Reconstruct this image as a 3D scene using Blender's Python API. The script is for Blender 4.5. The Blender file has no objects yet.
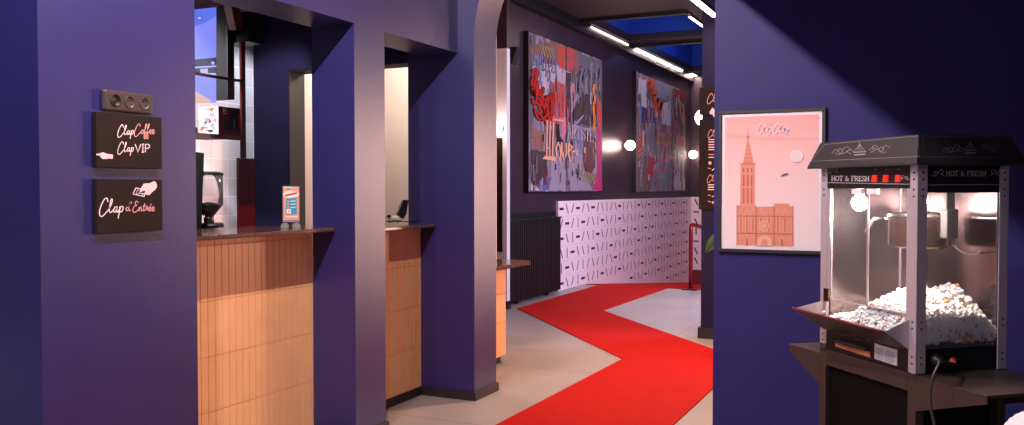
import bpy, math, random
from mathutils import Vector, Matrix
random.seed(7)
C = bpy.context.scene.collection
V = Vector
# ------------------------------------------------------------------ camera
F = 880.0; CAMZ = 1.35
YAW = math.radians(25.4); PITCH = math.radians(1.5)
f0 = V((-math.sin(YAW), math.cos(YAW), 0)); RT = V((math.cos(YAW), math.sin(YAW), 0)); U0 = V((0, 0, 1))
FW = f0 * math.cos(PITCH) - U0 * math.sin(PITCH); UP = f0 * math.sin(PITCH) + U0 * math.cos(PITCH)
CP = V((0, 0, CAMZ))
cd = bpy.data.cameras.new('camera'); cam = bpy.data.objects.new('camera', cd); C.objects.link(cam)
cd.sensor_width = 36; cd.lens = 36 * F / 1024; cd.clip_start = .05
cam.matrix_world = Matrix(((RT.x, UP.x, -FW.x, 0), (RT.y, UP.y, -FW.y, 0), (RT.z, UP.z, -FW.z, CAMZ), (0, 0, 0, 1)))
bpy.context.scene.camera = cam

def ray(u, v): return FW + RT * ((u - 512) / F) - UP * ((v - 212.5) / F)
class Plane:
    """a plane in the place; at(u, v, off) measures where a point of the photograph lies on it"""
    def __init__(s, p, n): s.p = V(p); s.n = V(n).normalized()
    def at(s, u, v, off=0.0):
        d = ray(u, v); return CP + d * ((s.p - CP).dot(s.n) / d.dot(s.n)) + s.n * off

# ------------------------------------------------------------------ materials
def lin(c): c /= 255.0; return c / 12.92 if c <= .04045 else ((c + .055) / 1.055) ** 2.4
def col(r, g, b): return (lin(r), lin(g), lin(b), 1)
def mat(name, c, rough=.6, metal=0, spec=.5, emit=None, es=1, noise=0, nscale=6, bump=0, bscale=60, coat=0, mottled=None):
    m = bpy.data.materials.new(name); m.use_nodes = True
    nt = m.node_tree; b = nt.nodes['Principled BSDF']
    b.inputs['Base Color'].default_value = c; b.inputs['Roughness'].default_value = rough
    b.inputs['Metallic'].default_value = metal; b.inputs['Specular IOR Level'].default_value = spec
    b.inputs['Coat Weight'].default_value = coat; b.inputs['Coat Roughness'].default_value = .25
    if emit: b.inputs['Emission Color'].default_value = emit; b.inputs['Emission Strength'].default_value = es
    if noise or bump or mottled: tc = nt.nodes.new('ShaderNodeTexCoord')
    if noise or mottled:
        n = nt.nodes.new('ShaderNodeTexNoise'); n.inputs['Scale'].default_value = nscale; n.inputs['Detail'].default_value = 5
        nt.links.new(tc.outputs['Object'], n.inputs['Vector'])
        r = nt.nodes.new('ShaderNodeValToRGB')
        c2 = mottled or tuple(min(1, x * (1 + noise)) for x in c[:3]) + (1,)
        c1 = c if mottled else tuple(x * (1 - noise) for x in c[:3]) + (1,)
        r.color_ramp.elements[0].color = c1; r.color_ramp.elements[1].color = c2
        r.color_ramp.elements[0].position = .35; r.color_ramp.elements[1].position = .65
        nt.links.new(n.outputs['Fac'], r.inputs['Fac']); nt.links.new(r.outputs['Color'], b.inputs['Base Color'])
    if bump:
        n2 = nt.nodes.new('ShaderNodeTexNoise'); n2.inputs['Scale'].default_value = bscale; n2.inputs['Detail'].default_value = 3
        nt.links.new(tc.outputs['Object'], n2.inputs['Vector'])
        bp = nt.nodes.new('ShaderNodeBump'); bp.inputs['Strength'].default_value = bump; bp.inputs['Distance'].default_value = .004
        nt.links.new(n2.outputs['Fac'], bp.inputs['Height']); nt.links.new(bp.outputs['Normal'], b.inputs['Normal'])
    return m
def flat(name, r, g, b, **k): return mat(name, col(r, g, b), **k)
def glass(name, tint=(1, 1, 1, 1), refl=.12, haze=0):
    m = bpy.data.materials.new(name); m.use_nodes = True; nt = m.node_tree; nt.nodes.clear()
    o = nt.nodes.new('ShaderNodeOutputMaterial'); t = nt.nodes.new('ShaderNodeBsdfTransparent'); t.inputs['Color'].default_value = tint
    g = nt.nodes.new('ShaderNodeBsdfGlossy'); g.inputs['Roughness'].default_value = .04
    fr = nt.nodes.new('ShaderNodeLayerWeight'); fr.inputs['Blend'].default_value = refl
    mx = nt.nodes.new('ShaderNodeMixShader'); nt.links.new(fr.outputs['Fresnel'], mx.inputs[0]); nt.links.new(t.outputs[0], mx.inputs[1]); nt.links.new(g.outputs[0], mx.inputs[2])
    out = mx
    if haze:
        d = nt.nodes.new('ShaderNodeBsdfDiffuse'); d.inputs['Color'].default_value = (.8, .75, .75, 1)
        m2 = nt.nodes.new('ShaderNodeMixShader'); m2.inputs[0].default_value = haze
        nt.links.new(mx.outputs[0], m2.inputs[1]); nt.links.new(d.outputs[0], m2.inputs[2]); out = m2
    nt.links.new(out.outputs[0], o.inputs['Surface'])
    return m

M = {}
M['blue'] = mat('blue_paint', col(36, 32, 92), rough=.4, spec=.8, noise=.06, nscale=2, bump=.25, bscale=180)
M['dark_blue'] = mat('dark_blue_paint', col(36, 30, 64), rough=.6, spec=.15, noise=.08, nscale=2, bump=.1)
M['plum'] = mat('plum_wall', col(54, 38, 48), rough=.38, spec=.5, noise=.15, nscale=3, bump=.1, bscale=30)
M['ceiling'] = mat('ceiling_paint', col(44, 30, 32), rough=.6, noise=.1, nscale=2)
M['black'] = flat('black', 14, 12, 13, rough=.45)
M['matte_black'] = flat('matte_black', 22, 18, 17, rough=.8)
M['skirting'] = flat('skirting', 42, 32, 30, rough=.5)
M['cream'] = flat('cream_wall', 205, 192, 182, rough=.8)
M['brown_jamb'] = flat('brown_jamb', 26, 20, 17, rough=.7)
M['white'] = flat('white', 225, 220, 222, rough=.6)
M['stone'] = mat('brown_stone', col(66, 46, 40), rough=.12, spec=.6, nscale=90, mottled=col(122, 90, 76))
M['terracotta'] = flat('grout', 226, 140, 92, rough=.6)
M['tile'] = flat('peach_tile', 255, 194, 138, rough=.3, noise=.04, nscale=8)
M['wood'] = mat('wood_edge', col(110, 66, 44), rough=.4, noise=.2, nscale=8)
M['sign'] = flat('sign_board', 40, 28, 25, rough=.7, spec=.15)
M['ink_white'] = flat('ink_white', 250, 225, 232, rough=.6)
M['ink_pink'] = flat('ink_pink', 240, 165, 160, rough=.6)
M['ink_pale'] = flat('ink_pale', 250, 205, 205, rough=.6)
M['socket'] = flat('socket_plate', 84, 70, 66, rough=.35, metal=.3)
M['socket2'] = flat('socket_insert', 66, 55, 52, rough=.45)
M['steel'] = flat('brushed_steel', 140, 128, 130, rough=.17, metal=.95, noise=.05, nscale=12)
M['alu'] = flat('aluminium', 198, 180, 184, rough=.42, metal=.45)
M['chrome'] = flat('chrome', 116, 94, 80, rough=.12, metal=1)
M['cart'] = flat('cart_metal', 60, 47, 43, rough=.4, metal=.15, spec=.5)
M['cart_panel'] = flat('cart_panel', 10, 8, 8, rough=.7, spec=.1)
M['roof'] = flat('roof_black', 48, 42, 42, rough=.42)
M['roof_ink'] = flat('roof_ornament', 150, 140, 142, rough=.5)
M['panel_ink'] = flat('panel_ink', 196, 180, 180, rough=.5)
M['red'] = flat('dark_red', 120, 16, 28, rough=.4)
M['red_bright'] = flat('red_gloss', 190, 20, 24, rough=.35)
M['rail'] = flat('rail_red', 120, 14, 26, rough=.22, metal=.3)
M['maroon'] = flat('maroon_metal', 78, 14, 18, rough=.4)
M['bulb'] = flat('bulb', 255, 235, 225, emit=(1, .86, .76, 1), es=60)
M['globe'] = flat('globe', 255, 235, 225, emit=(1, .84, .74, 1), es=9)
M['led'] = flat('led', 255, 230, 225, emit=(1, .83, .78, 1), es=9)
M['switch'] = flat('lit_switch', 150, 12, 8, emit=(1, .03, .01, 1), es=.75)
M['well'] = flat('skylight_blue', 26, 62, 150, rough=.5)
M['pane'] = glass('clear_pane', (.97, .97, .97, 1), .12, .035)
M['acrylic'] = glass('clear_acrylic', (.9, .9, .92, 1), .35, .3)
M['leaf'] = flat('leaf', 60, 92, 40, rough=.45)
M['cable'] = flat('cable', 60, 50, 48, rough=.3)
M['white_cable'] = flat('white_cable', 215, 205, 205, rough=.4)
M['corn'] = mat('popcorn', col(255, 250, 240), rough=.8, nscale=60, mottled=col(255, 255, 250))
bs = M['corn'].node_tree.nodes['Principled BSDF']; bs.inputs['Subsurface Weight'].default_value = .25; bs.inputs['Subsurface Radius'].default_value = (.02, .018, .014); bs.inputs['Subsurface Scale'].default_value = 1
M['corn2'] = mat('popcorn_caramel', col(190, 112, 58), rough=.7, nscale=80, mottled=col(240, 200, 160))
M['bronze'] = flat('bronze_plate', 190, 120, 80, rough=.45)
M['label'] = flat('pale_label', 205, 190, 190, rough=.7)
M['moon'] = flat('moon', 250, 225, 225, rough=.7)

# ------------------------------------------------------------------ mesh building
class MB:
    def __init__(s): s.v = []; s.f = []; s.m = []; s.sm = []
    def face(s, pts, m=0, smooth=False):
        i = len(s.v); s.v += [V(p) for p in pts]; s.f.append(list(range(i, i + len(pts)))); s.m.append(m); s.sm.append(smooth); return s
    def grid(s, rows, m=0, smooth=True, close=False, caps=False):
        i = len(s.v); n = len(rows[0])
        for r in rows: s.v += [V(p) for p in r]
        for a in range(len(rows) - 1):
            for b in range(n if close else n - 1):
                c = (b + 1) % n
                s.f.append([i + a * n + b, i + a * n + c, i + (a + 1) * n + c, i + (a + 1) * n + b]); s.m.append(m); s.sm.append(smooth)
        if caps:
            s.f.append([i + k for k in range(n)][::-1]); s.m.append(m); s.sm.append(False)
            s.f.append([i + (len(rows) - 1) * n + k for k in range(n)]); s.m.append(m); s.sm.append(False)
        return s
    def obox(s, o, a, b, c, m=0):
        """box from corner o along three edge vectors"""
        o, a, b, c = V(o), V(a), V(b), V(c)
        if a.cross(b).dot(c) < 0: a, b = b, a
        i = len(s.v); s.v += [o, o + a, o + a + b, o + b, o + c, o + a + c, o + a + b + c, o + b + c]
        for q in ((0, 3, 2, 1), (4, 5, 6, 7), (0, 1, 5, 4), (1, 2, 6, 5), (2, 3, 7, 6), (3, 0, 4, 7)):
            s.f.append([i + k for k in q]); s.m.append(m); s.sm.append(False)
        return s
    def box(s, x0, x1, y0, y1, z0, z1, m=0): return s.obox((x0, y0, z0), (x1 - x0, 0, 0), (0, y1 - y0, 0), (0, 0, z1 - z0), m)
    def prism(s, pts, d, m=0):
        pts = [V(p) for p in pts]; d = V(d); n = len(pts)
        nn = sum(((pts[k] - pts[0]).cross(pts[(k + 1) % n] - pts[0]) for k in range(1, n - 1)), V((0, 0, 0)))
        if nn.dot(d) < 0: pts.reverse()
        i = len(s.v); s.v += pts + [p + d for p in pts]
        s.f.append(list(range(i, i + n))[::-1]); s.m.append(m); s.sm.append(False)
        s.f.append(list(range(i + n, i + 2 * n))); s.m.append(m); s.sm.append(False)
        for k in range(n):
            l = (k + 1) % n; s.f.append([i + k, i + l, i + n + l, i + n + k]); s.m.append(m); s.sm.append(False)
        return s
    def tube(s, path, r, n=8, m=0):
        path = [V(p) for p in path]; rows = []; t = (path[1] - path[0]).normalized()
        a = t.cross(V((0, 0, 1))); a = t.cross(V((1, 0, 0))) if a.length < .05 else a; a.normalize()
        for k, p in enumerate(path):
            t = (path[min(k + 1, len(path) - 1)] - path[max(k - 1, 0)]).normalized()
            a = (a - t * a.dot(t)).normalized(); b = t.cross(a)
            rr = r[k] if isinstance(r, (list, tuple)) else r
            rows.append([p + (a * math.cos(q) + b * math.sin(q)) * rr for q in [2 * math.pi * j / n for j in range(n)]])
        return s.grid(rows, m, True, True, True)
    def lathe(s, o, prof, n=24, m=0, axis=(0, 0, 1)):
        o = V(o); z = V(axis).normalized(); x = z.cross(V((0, 1, 0))); x = V((1, 0, 0)) if x.length < .01 else x.normalized(); y = z.cross(x)
        rows = [[o + z * h + (x * math.cos(q) + y * math.sin(q)) * max(r, 1e-4) for q in [2 * math.pi * j / n for j in range(n)]] for r, h in prof]
        return s.grid(rows, m, True, True, True)
    def ribbon(s, pts, w, m=0):
        """flat stroke in 2-D photo or local coordinates, returned as quads through s.map"""
        P = [V(p).to_2d() for p in pts]
        if len(P) < 2: return s
        L, R = [], []
        for k, p in enumerate(P):
            t = P[min(k + 1, len(P) - 1)] - P[max(k - 1, 0)]
            if t.length < 1e-9: t = V((1, 0)).to_2d() if False else Vector((1, 0))
            t = t.normalized(); n = Vector((-t.y, t.x)) * w / 2
            L.append(p + n); R.append(p - n)
        for k in range(len(P) - 1): s.face([s.map(*L[k], s.off), s.map(*L[k + 1], s.off), s.map(*R[k + 1], s.off), s.map(*R[k], s.off)], m)
        s.off += .00004
        return s
    def poly(s, pts, m=0):
        s.face([s.map(p[0], p[1], s.off) for p in pts], m); s.off += .0001; return s
    def disc(s, x, y, r, m=0, ry=None, n=20):
        return s.poly([(x + r * math.cos(2 * math.pi * k / n), y + (ry or r) * math.sin(2 * math.pi * k / n)) for k in range(n)], m)
    def build(s, name, mats, parent=None, bevel=0, fixn=False):
        if not isinstance(mats, (list, tuple)): mats = [mats]
        off = parent_world(parent)
        me = bpy.data.meshes.new(name); me.from_pydata([tuple(p - off) for p in s.v], [], s.f)
        for m in mats: me.materials.append(M[m] if isinstance(m, str) else m)
        me.polygons.foreach_set('material_index', s.m); me.polygons.foreach_set('use_smooth', s.sm); me.update()
        o = bpy.data.objects.new(name, me); C.objects.link(o)
        if parent: o.parent = parent
        if bevel:
            b = o.modifiers.new('bevel', 'BEVEL'); b.width = bevel; b.segments = 2; b.limit_method = 'ANGLE'
        return o
def parent_world(p):
    o = V((0, 0, 0))
    while p: o += V(p.location); p = p.parent
    return o
def decal(plane, off=.0008):
    m = MB(); m.off = off; m.map = lambda u, v, o: plane.at(u, v, o); return m
def thing(name, label, cat, loc, group=None):
    o = bpy.data.objects.new(name, None); o.empty_display_size = .1; C.objects.link(o); o.location = loc
    o['label'] = label; o['category'] = cat
    if group: o['group'] = group
    return o
def tag(o, label, cat, group=None, kind=None):
    o['label'] = label; o['category'] = cat
    if group: o['group'] = group
    if kind: o['kind'] = kind
    return o
def struct(name, mb, mats, parent=None, bevel=0):
    o = mb.build(name, mats, parent, bevel)
    if not parent: o['kind'] = 'structure'
    return o
def crv(pts, n=5):
    """Catmull-Rom through 2-D points"""
    P = [Vector((p[0], p[1])) for p in pts]; P = [P[0]] + P + [P[-1]]; out = []
    for i in range(1, len(P) - 2):
        for k in range(n):
            t = k / n; a, b, c, d = P[i - 1], P[i], P[i + 1], P[i + 2]
            out.append(.5 * ((2 * b) + (c - a) * t + (2 * a - 5 * b + 4 * c - d) * t * t + (3 * b - a - 3 * c + d) * t ** 3))
    out.append(P[-2]); return out

# hand lettering: strokes in units of the x-height
SCR = {
 'C': (2.1, [[(1.95, 1.75), (1.8, 2.3), (1.35, 2.3), (.7, 1.4), (.25, .3), (.3, -.5), (.8, -.65), (1.5, -.1), (2.1, .5)]]),
 'l': (.95, [[(-.1, .3), (.5, 1.3), (.75, 2.1), (.5, 2.15), (.25, 1.2), (.15, .25), (.4, -.02), (.95, .4)]]),
 'a': (1.0, [[(.75, .95), (.35, .9), (.05, .4), (.2, .02), (.55, .3), (.78, .95), (.68, .2), (.85, .02), (1.1, .35)]]),
 'p': (1.1, [[(.3, 1.0), (.2, 0), (-.05, -1.0)], [(.2, .2), (.5, .9), (.9, .95), (.95, .5), (.6, .1), (.25, .15)]]),
 'o': (.9, [[(.5, .95), (.1, .6), (.15, .05), (.55, .1), (.75, .6), (.5, .95), (1.0, .8)]]),
 'f': (.75, [[(-.05, .3), (.5, 1.4), (.8, 2.2), (.55, 2.3), (.3, 1.2), (.05, -.5), (.1, -1.15), (.4, -1.1), (.4, -.2), (.3, .2), (.8, .4)]]),
 'e': (.8, [[(-.05, .3), (.5, .55), (.6, .9), (.3, .95), (.1, .5), (.25, .05), (.55, .05), (.85, .35)]]),
 'd': (1.1, [[(.65, .9), (.2, .8), (.05, .3), (.3, .02), (.7, .6), (1.0, 2.2), (.75, .4), (.9, .02), (1.15, .3)]]),
 "'": (.5, [[(.35, 2.2), (.2, 1.7)]]),
 'E': (1.7, [[(1.6, 1.9), (1.2, 2.3), (.8, 2.0), (.9, 1.5), (1.2, 1.3), (.6, 1.1), (.15, .3), (.4, -.3), (1.1, -.1), (1.7, .4)]]),
 'n': (1.0, [[(.1, .9), (.05, 0), (.3, .8), (.6, .9), (.6, .2), (.75, .02), (1.0, .3)]]),
 't': (.75, [[(.55, 1.8), (.25, .5), (.3, .02), (.75, .3)], [(0, 1.15), (.9, 1.35)]]),
 'r': (.75, [[(.1, .2), (.25, 1.05), (.55, .9), (.45, .3), (.75, .15)]]),
 'é': (.8, [[(-.05, .3), (.5, .55), (.6, .9), (.3, .95), (.1, .5), (.25, .05), (.55, .05), (.85, .35)], [(.45, 1.3), (.8, 1.7)]]),
 'i': (.5, [[(.15, .9), (.15, .1), (.5, .3)], [(.25, 1.5), (.3, 1.6)]]),
 'x': (.8, [[(.1, .9), (.6, 0)], [(.7, .9), (.05, 0)]]),
 's': (.7, [[(.6, .9), (.2, .8), (.5, .4), (.3, 0), (0, .1)]]), ' ': (.6, []),
}
SERIF = {
 'H': (1, [[(.15, 0), (.15, 1)], [(.8, 0), (.8, 1)], [(.15, .5), (.8, .5)], [(0, 0), (.3, 0)], [(.65, 0), (.95, 0)], [(0, 1), (.3, 1)], [(.65, 1), (.95, 1)]]),
 'O': (1, [[(.5, 1), (.12, .8), (.08, .5), (.12, .2), (.5, 0), (.85, .2), (.9, .5), (.85, .8), (.5, 1)]]),
 'T': (.95, [[(.45, 0), (.45, 1)], [(.05, .8), (.05, 1), (.85, 1), (.85, .8)], [(.28, 0), (.62, 0)]]),
 '&': (1.1, [[(.95, .5), (.6, .1), (.3, 0), (.08, .25), (.3, .5), (.55, .75), (.4, 1), (.22, .8), (.4, .5), (.9, 0)]]),
 'F': (.85, [[(.15, 0), (.15, 1)], [(0, 1), (.75, 1), (.75, .8)], [(.15, .52), (.55, .52)], [(0, 0), (.35, 0)]]),
 'R': (1, [[(.15, 0), (.15, 1)], [(0, 1), (.5, 1), (.75, .88), (.75, .65), (.5, .5), (.15, .5)], [(.45, .5), (.8, 0), (.95, 0)], [(0, 0), (.3, 0)]]),
 'E': (.9, [[(.15, 0), (.15, 1)], [(0, 1), (.75, 1), (.75, .8)], [(.15, .52), (.55, .52)], [(0, 0), (.8, 0), (.8, .2)]]),
 'S': (.85, [[(.7, .75), (.65, .95), (.35, 1), (.1, .85), (.15, .6), (.6, .42), (.75, .2), (.5, 0), (.15, .05), (.08, .25)]]),
 'A': (1, [[(.1, 0), (.48, 1), (.88, 0)], [(.25, .35), (.72, .35)], [(0, 0), (.25, 0)], [(.72, 0), (1, 0)]]),
 'I': (.45, [[(.2, 0), (.2, 1)], [(.05, 0), (.35, 0)], [(.05, 1), (.35, 1)]]),
 'V': (.95, [[(.05, 1), (.45, 0), (.85, 1)]]), 'P': (.85, [[(.12, 0), (.12, 1), (.5, 1), (.72, .85), (.72, .62), (.5, .48), (.12, .48)]]),
 ' ': (.5, []), '!': (.4, [[(.2, .3), (.2, 1)], [(.2, 0), (.2, .08)]]),
}
def write(mb, text, x, y, s, w, m, font=SCR, sx=1.0, slope=0.0, smooth=True):
    cx = 0
    for ch in text:
        adv, st = font[ch]
        for stroke in st:
            pts = [(x + (cx + p[0]) * s * sx, y - p[1] * s + slope * (cx + p[0]) * s * sx) for p in stroke]
            mb.ribbon(crv(pts) if smooth and len(pts) > 2 else pts, w, m)
        cx += adv
    return x + cx * s * sx

# ================================================================== ROOM SHELL
XF, XB = -2.733, -3.01                 # corridor face and bar face of the left wall
ZL = 2.221                             # lintel underside
XA = -4.478                            # far wall with the paintings
# floor: seams as part of its material
fm = mat('concrete_floor', col(160, 148, 142), rough=.42, noise=.1, nscale=1.1, bump=.06, bscale=14)
nt = fm.node_tree; bs = nt.nodes['Principled BSDF']; br = nt.nodes.new('ShaderNodeTexBrick'); geo = nt.nodes.new('ShaderNodeNewGeometry')
br.inputs['Scale'].default_value = 1; br.inputs['Brick Width'].default_value = 1.6; br.inputs['Row Height'].default_value = 1.6; br.offset = 0
br.inputs['Mortar Size'].default_value = .006; br.inputs['Color1'].default_value = (1, 1, 1, 1); br.inputs['Color2'].default_value = (.94, .93, .93, 1); br.inputs['Mortar'].default_value = (.62, .6, .6, 1)
mp = nt.nodes.new('ShaderNodeMapping'); mp.inputs['Location'].default_value = (.5, .35, 0); nt.links.new(geo.outputs['Position'], mp.inputs[0]); nt.links.new(mp.outputs[0], br.inputs['Vector'])
src = bs.inputs['Base Color'].links[0].from_socket; mu = nt.nodes.new('ShaderNodeMix'); mu.data_type = 'RGBA'; mu.blend_type = 'MULTIPLY'; mu.inputs[0].default_value = 1
nt.links.new(src, mu.inputs[6]); nt.links.new(br.outputs['Color'], mu.inputs[7]); nt.links.new(mu.outputs[2], bs.inputs['Base Color'])
M['floor'] = fm
b = MB(); b.box(-4.8, 3, -3.5, 11.7, -.12, 0)
struct('floor', b, 'floor')
SL = .092
b = MB(); b.prism([(-4.8, 11.7, 0), (-4.8, 18.5, -SL * 6.8), (-4.8, 18.5, -SL * 6.8 - .12), (-4.8, 11.7, -.12)], (7.8, 0, 0)); struct('floor_ramp', b, 'floor')
# carpet: a zigzag runner
cm = mat('red_carpet', col(180, 25, 18), rough=.95, spec=.1, noise=.05, nscale=9, bump=.3, bscale=260); M['carpet'] = cm
b = MB(); T = .008
left = [(-2.27, 1.5), (-2.19, 6.66), (-4.2, 8.99), (-4.2, 11.7)]
right = [(-1.31, 1.5), (-1.31, 7.03), (-3.27, 9.24), (-3.22, 11.7)]
for k in range(3):
    b.prism([(left[k][0], left[k][1], .0005), (right[k][0], right[k][1], .0005), (right[k + 1][0], right[k + 1][1], .0005), (left[k + 1][0], left[k + 1][1], .0005)], (0, 0, T))
b.prism([(-4.43, 11.78, .001 - SL * .08), (-1.6, 11.78, .001 - SL * .08), (-1.6, 17.89, .001 - SL * 6.19), (-4.43, 17.89, .001 - SL * 6.19)], (0, 0, T))
b.prism([(-4.2, 11.7, .001), (-3.26, 11.7, .001), (-3.26, 11.78, .001 - SL * .08), (-4.2, 11.78, .001 - SL * .08)], (0, 0, T))
tag(b.build('carpet_runner', 'carpet'), 'bright red zigzag carpet runner laid across the pale floor', 'carpet')

# left wall of the corridor with its service openings
b = MB()
for y0, y1 in ((-3.4, .55), (2.014, 2.72), (3.829, 4.112)): b.box(XB, XF, y0, y1, 0, ZL)
b.box(XB, XF, -3.4, 4.948, ZL, 3.4)
struct('wall_left', b, 'blue')
# pillar, arch and the wall carried over the passage
AX0, AX1, AZ = -2.615, -1.04, 2.3; AR = (AX1 - AX0) / 2; ACX = (AX0 + AX1) / 2; TOP = 3.4
b = MB(); b.box(-3.106, AX0, 4.948, 5.26, 0, TOP); b.box(AX1, -.6, 4.951, 5.26, 0, TOP)
N = 120
for k in range(N):
    a0 = math.pi - math.pi * k / N; a1 = math.pi - math.pi * (k + 1) / N
    p = [(ACX + AR * math.cos(a), AZ + AR * math.sin(a)) for a in (a0, a1)]
    b.prism([(p[0][0], 4.948, p[0][1]), (p[1][0], 4.948, p[1][1]), (p[1][0], 4.948, TOP), (p[0][0], 4.948, TOP)], (0, .312, 0))
struct('wall_arch', b, 'blue')
# back-of-bar wall with the doorway
b = MB(); b.box(XA, -4.1, 4.948, 5.12, 0, TOP); b.box(-4.1, -3.106, 4.948, 5.12, 2.19, TOP)
struct('wall_bar', b, 'dark_blue')
b = MB(); b.box(-4.1, -4.09, 4.952, 5.12, 0, 2.18); b.box(-4.1, -3.106, 4.952, 5.12, 2.18, 2.19)
struct('trim_1', b, 'brown_jamb')
b = MB(); b.box(XA, -3.35, 6.6, 6.75, 0, TOP); b.box(XA + .0005, XA + .02, 5.121, 6.6, 0, TOP); struct('wall_passage', b, 'cream')
# wall bar side (tiled) and art wall: same plane
tm = mat('white_tiles', col(222, 220, 228), rough=.15, spec=.6); nt = tm.node_tree; bs = nt.nodes['Principled BSDF']
br = nt.nodes.new('ShaderNodeTexBrick'); geo = nt.nodes.new('ShaderNodeNewGeometry'); sp = nt.nodes.new('ShaderNodeSeparateXYZ'); cb = nt.nodes.new('ShaderNodeCombineXYZ')
nt.links.new(geo.outputs['Position'], sp.inputs[0]); nt.links.new(sp.outputs['Y'], cb.inputs[0]); nt.links.new(sp.outputs['Z'], cb.inputs[1]); nt.links.new(cb.outputs[0], br.inputs['Vector'])
br.inputs['Scale'].default_value = 1; br.inputs['Brick Width'].default_value = .13; br.inputs['Row Height'].default_value = .13; br.offset = 0; br.inputs['Mortar Size'].default_value = .003
br.inputs['Color1'].default_value = col(205, 205, 216); br.inputs['Color2'].default_value = col(230, 228, 236); br.inputs['Mortar'].default_value = col(245, 244, 248)
nt.links.new(br.outputs['Color'], bs.inputs['Base Color']); M['white_tile'] = tm
b = MB(); b.box(XA - .15, -4.41, -1, 4.948, 0, TOP); struct('wall_back', b, 'white_tile')
b = MB(); b.box(XA - .15, XA, 5.0, 18.5, -1, 3.8); struct('wall_far_left', b, 'plum')
b = MB(); b.box(XA, 3, 17.95, 18.1, -1, 3.8); struct('wall_far', b, 'plum')
# white return wall beside the art wall
b = MB(); b.box(XA, -4.29, 8.9, 8.98, 0, 2.93); struct('wall_return', b, 'white')
b = MB(); b.box(XA, -4.29, 8.9, 8.98, 2.93, 3.72); struct('wall_bulkhead', b, 'plum')
b = MB(); b.box(XA, -4.278, 8.888, 8.9, 0, .09); b.box(-4.29, -4.278, 8.9, 8.98, 0, .09); struct('baseboard_return', b, 'black')
# wall that carries the menu boards
b = MB(); b.box(-1.865, 3, 7.92, 8.1, 0, 3.72); struct('wall_menu', b, 'dark_blue')
b = MB(); b.box(-1.89, 3, 7.905, 7.92, 0, .1); b.box(-1.89, -1.865, 7.92, 8.1, 0, .1); struct('baseboard_menu', b, 'skirting')
# poster wall
b = MB(); b.box(-1.04, 3, 4.7, 4.951, 0, TOP); M['blue_right'] = mat('blue_paint_right', col(48, 42, 104), rough=.55, spec=.25, noise=.06, nscale=2, bump=.2, bscale=180); struct('wall_right', b, 'blue_right')
# room behind the camera
b = MB(); b.box(2.85, 3, -3.5, 18.1, -1, 3.8); struct('wall_side', b, 'blue')
b = MB(); b.box(-4.8, 3, -3.6, -3.4, 0, 3.5); struct('wall_rear', b, 'blue')
# ceilings: near ceiling with a dropped right-hand soffit; dark far ceiling with the skylight
b = MB(); b.box(-4.8, 3, -3.5, 5.3, TOP, TOP + .12); struct('ceiling', b, 'ceiling')
b = MB(); b.box(-1.38, 2.85, -3.4, 4.7, 2.765, TOP); struct('ceiling_soffit', b, 'dark_blue')
ZC = 3.7
b = MB()
wells = [(-4.30, -2.98, 11.5, 13.42), (-4.30, -2.98, 13.85, 17.4)]
b.box(XA, -4.30, 5.3, 18, ZC, ZC + .1); b.box(-2.98, 3, 5.3, 18, ZC, ZC + .1)
b.box(-4.30, -2.98, 5.3, 11.5, ZC, ZC + .1); b.box(-4.30, -2.98, 13.42, 13.85, ZC, ZC + .1); b.box(-4.30, -2.98, 17.4, 18, ZC, ZC + .1)
struct('ceiling_far', b, 'ceiling')
b = MB(); b.box(XA, XA + .09, 9.3, 17.95, 3.55, ZC); struct('trim_2', b, 'black')
for x0, x1, y0, y1 in wells:
    s = MB(); z1 = ZC + .75
    s.box(x0 - .05, x0, y0, y1, ZC + .1, z1); s.box(x1, x1 + .05, y0, y1, ZC + .1, z1); s.box(x0, x1, y0 - .05, y0, ZC + .1, z1); s.box(x0, x1, y1, y1 + .05, ZC + .1, z1)
    s.box(x0 - .05, x1 + .05, y0 - .05, y1 + .05, z1, z1 + .05); struct('ceiling_well', s, 'well')
    s = MB(); r = .035
    s.box(x0 - .07, x1 + .07, y0 - r - .05, y0 - .002, ZC - .05, ZC); s.box(x0 - .07, x0, y0, y1, ZC - .02, ZC)
    s.box(x1, x1 + .07, y0, y1, ZC - .02, ZC)
    struct('trim_3' if y0 < 12 else 'trim_4', s, 'black')
# skirtings around the pillars
def skirt(name, runs):
    s = MB()
    for x0, x1, y0, y1 in runs: s.box(x0, x1, y0, y1, 0, .056)
    struct(name, s, 'skirting', bevel=.002)
skirt('baseboard_left', [(XF, XF + .014, 2.0, 2.734), (XF, XF + .014, 3.815, 4.126), (XB + .02, XF, 3.815, 3.829), (XB + .02, XF, 4.112, 4.126), (XB + .02, XF, 2.0, 2.014), (XF, XF + .014, -3.4, .56)])
skirt('baseboard_arch', [(-3.0, AX0 + .014, 4.934, 4.948), (AX0, AX0 + .014, 4.948, 5.274), (-3.0, AX0, 5.26, 5.274)])
skirt('baseboard_right', [(-1.054, 2.85, 4.686, 4.7), (-1.054, -1.04, 4.7, 5.3)])

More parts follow.
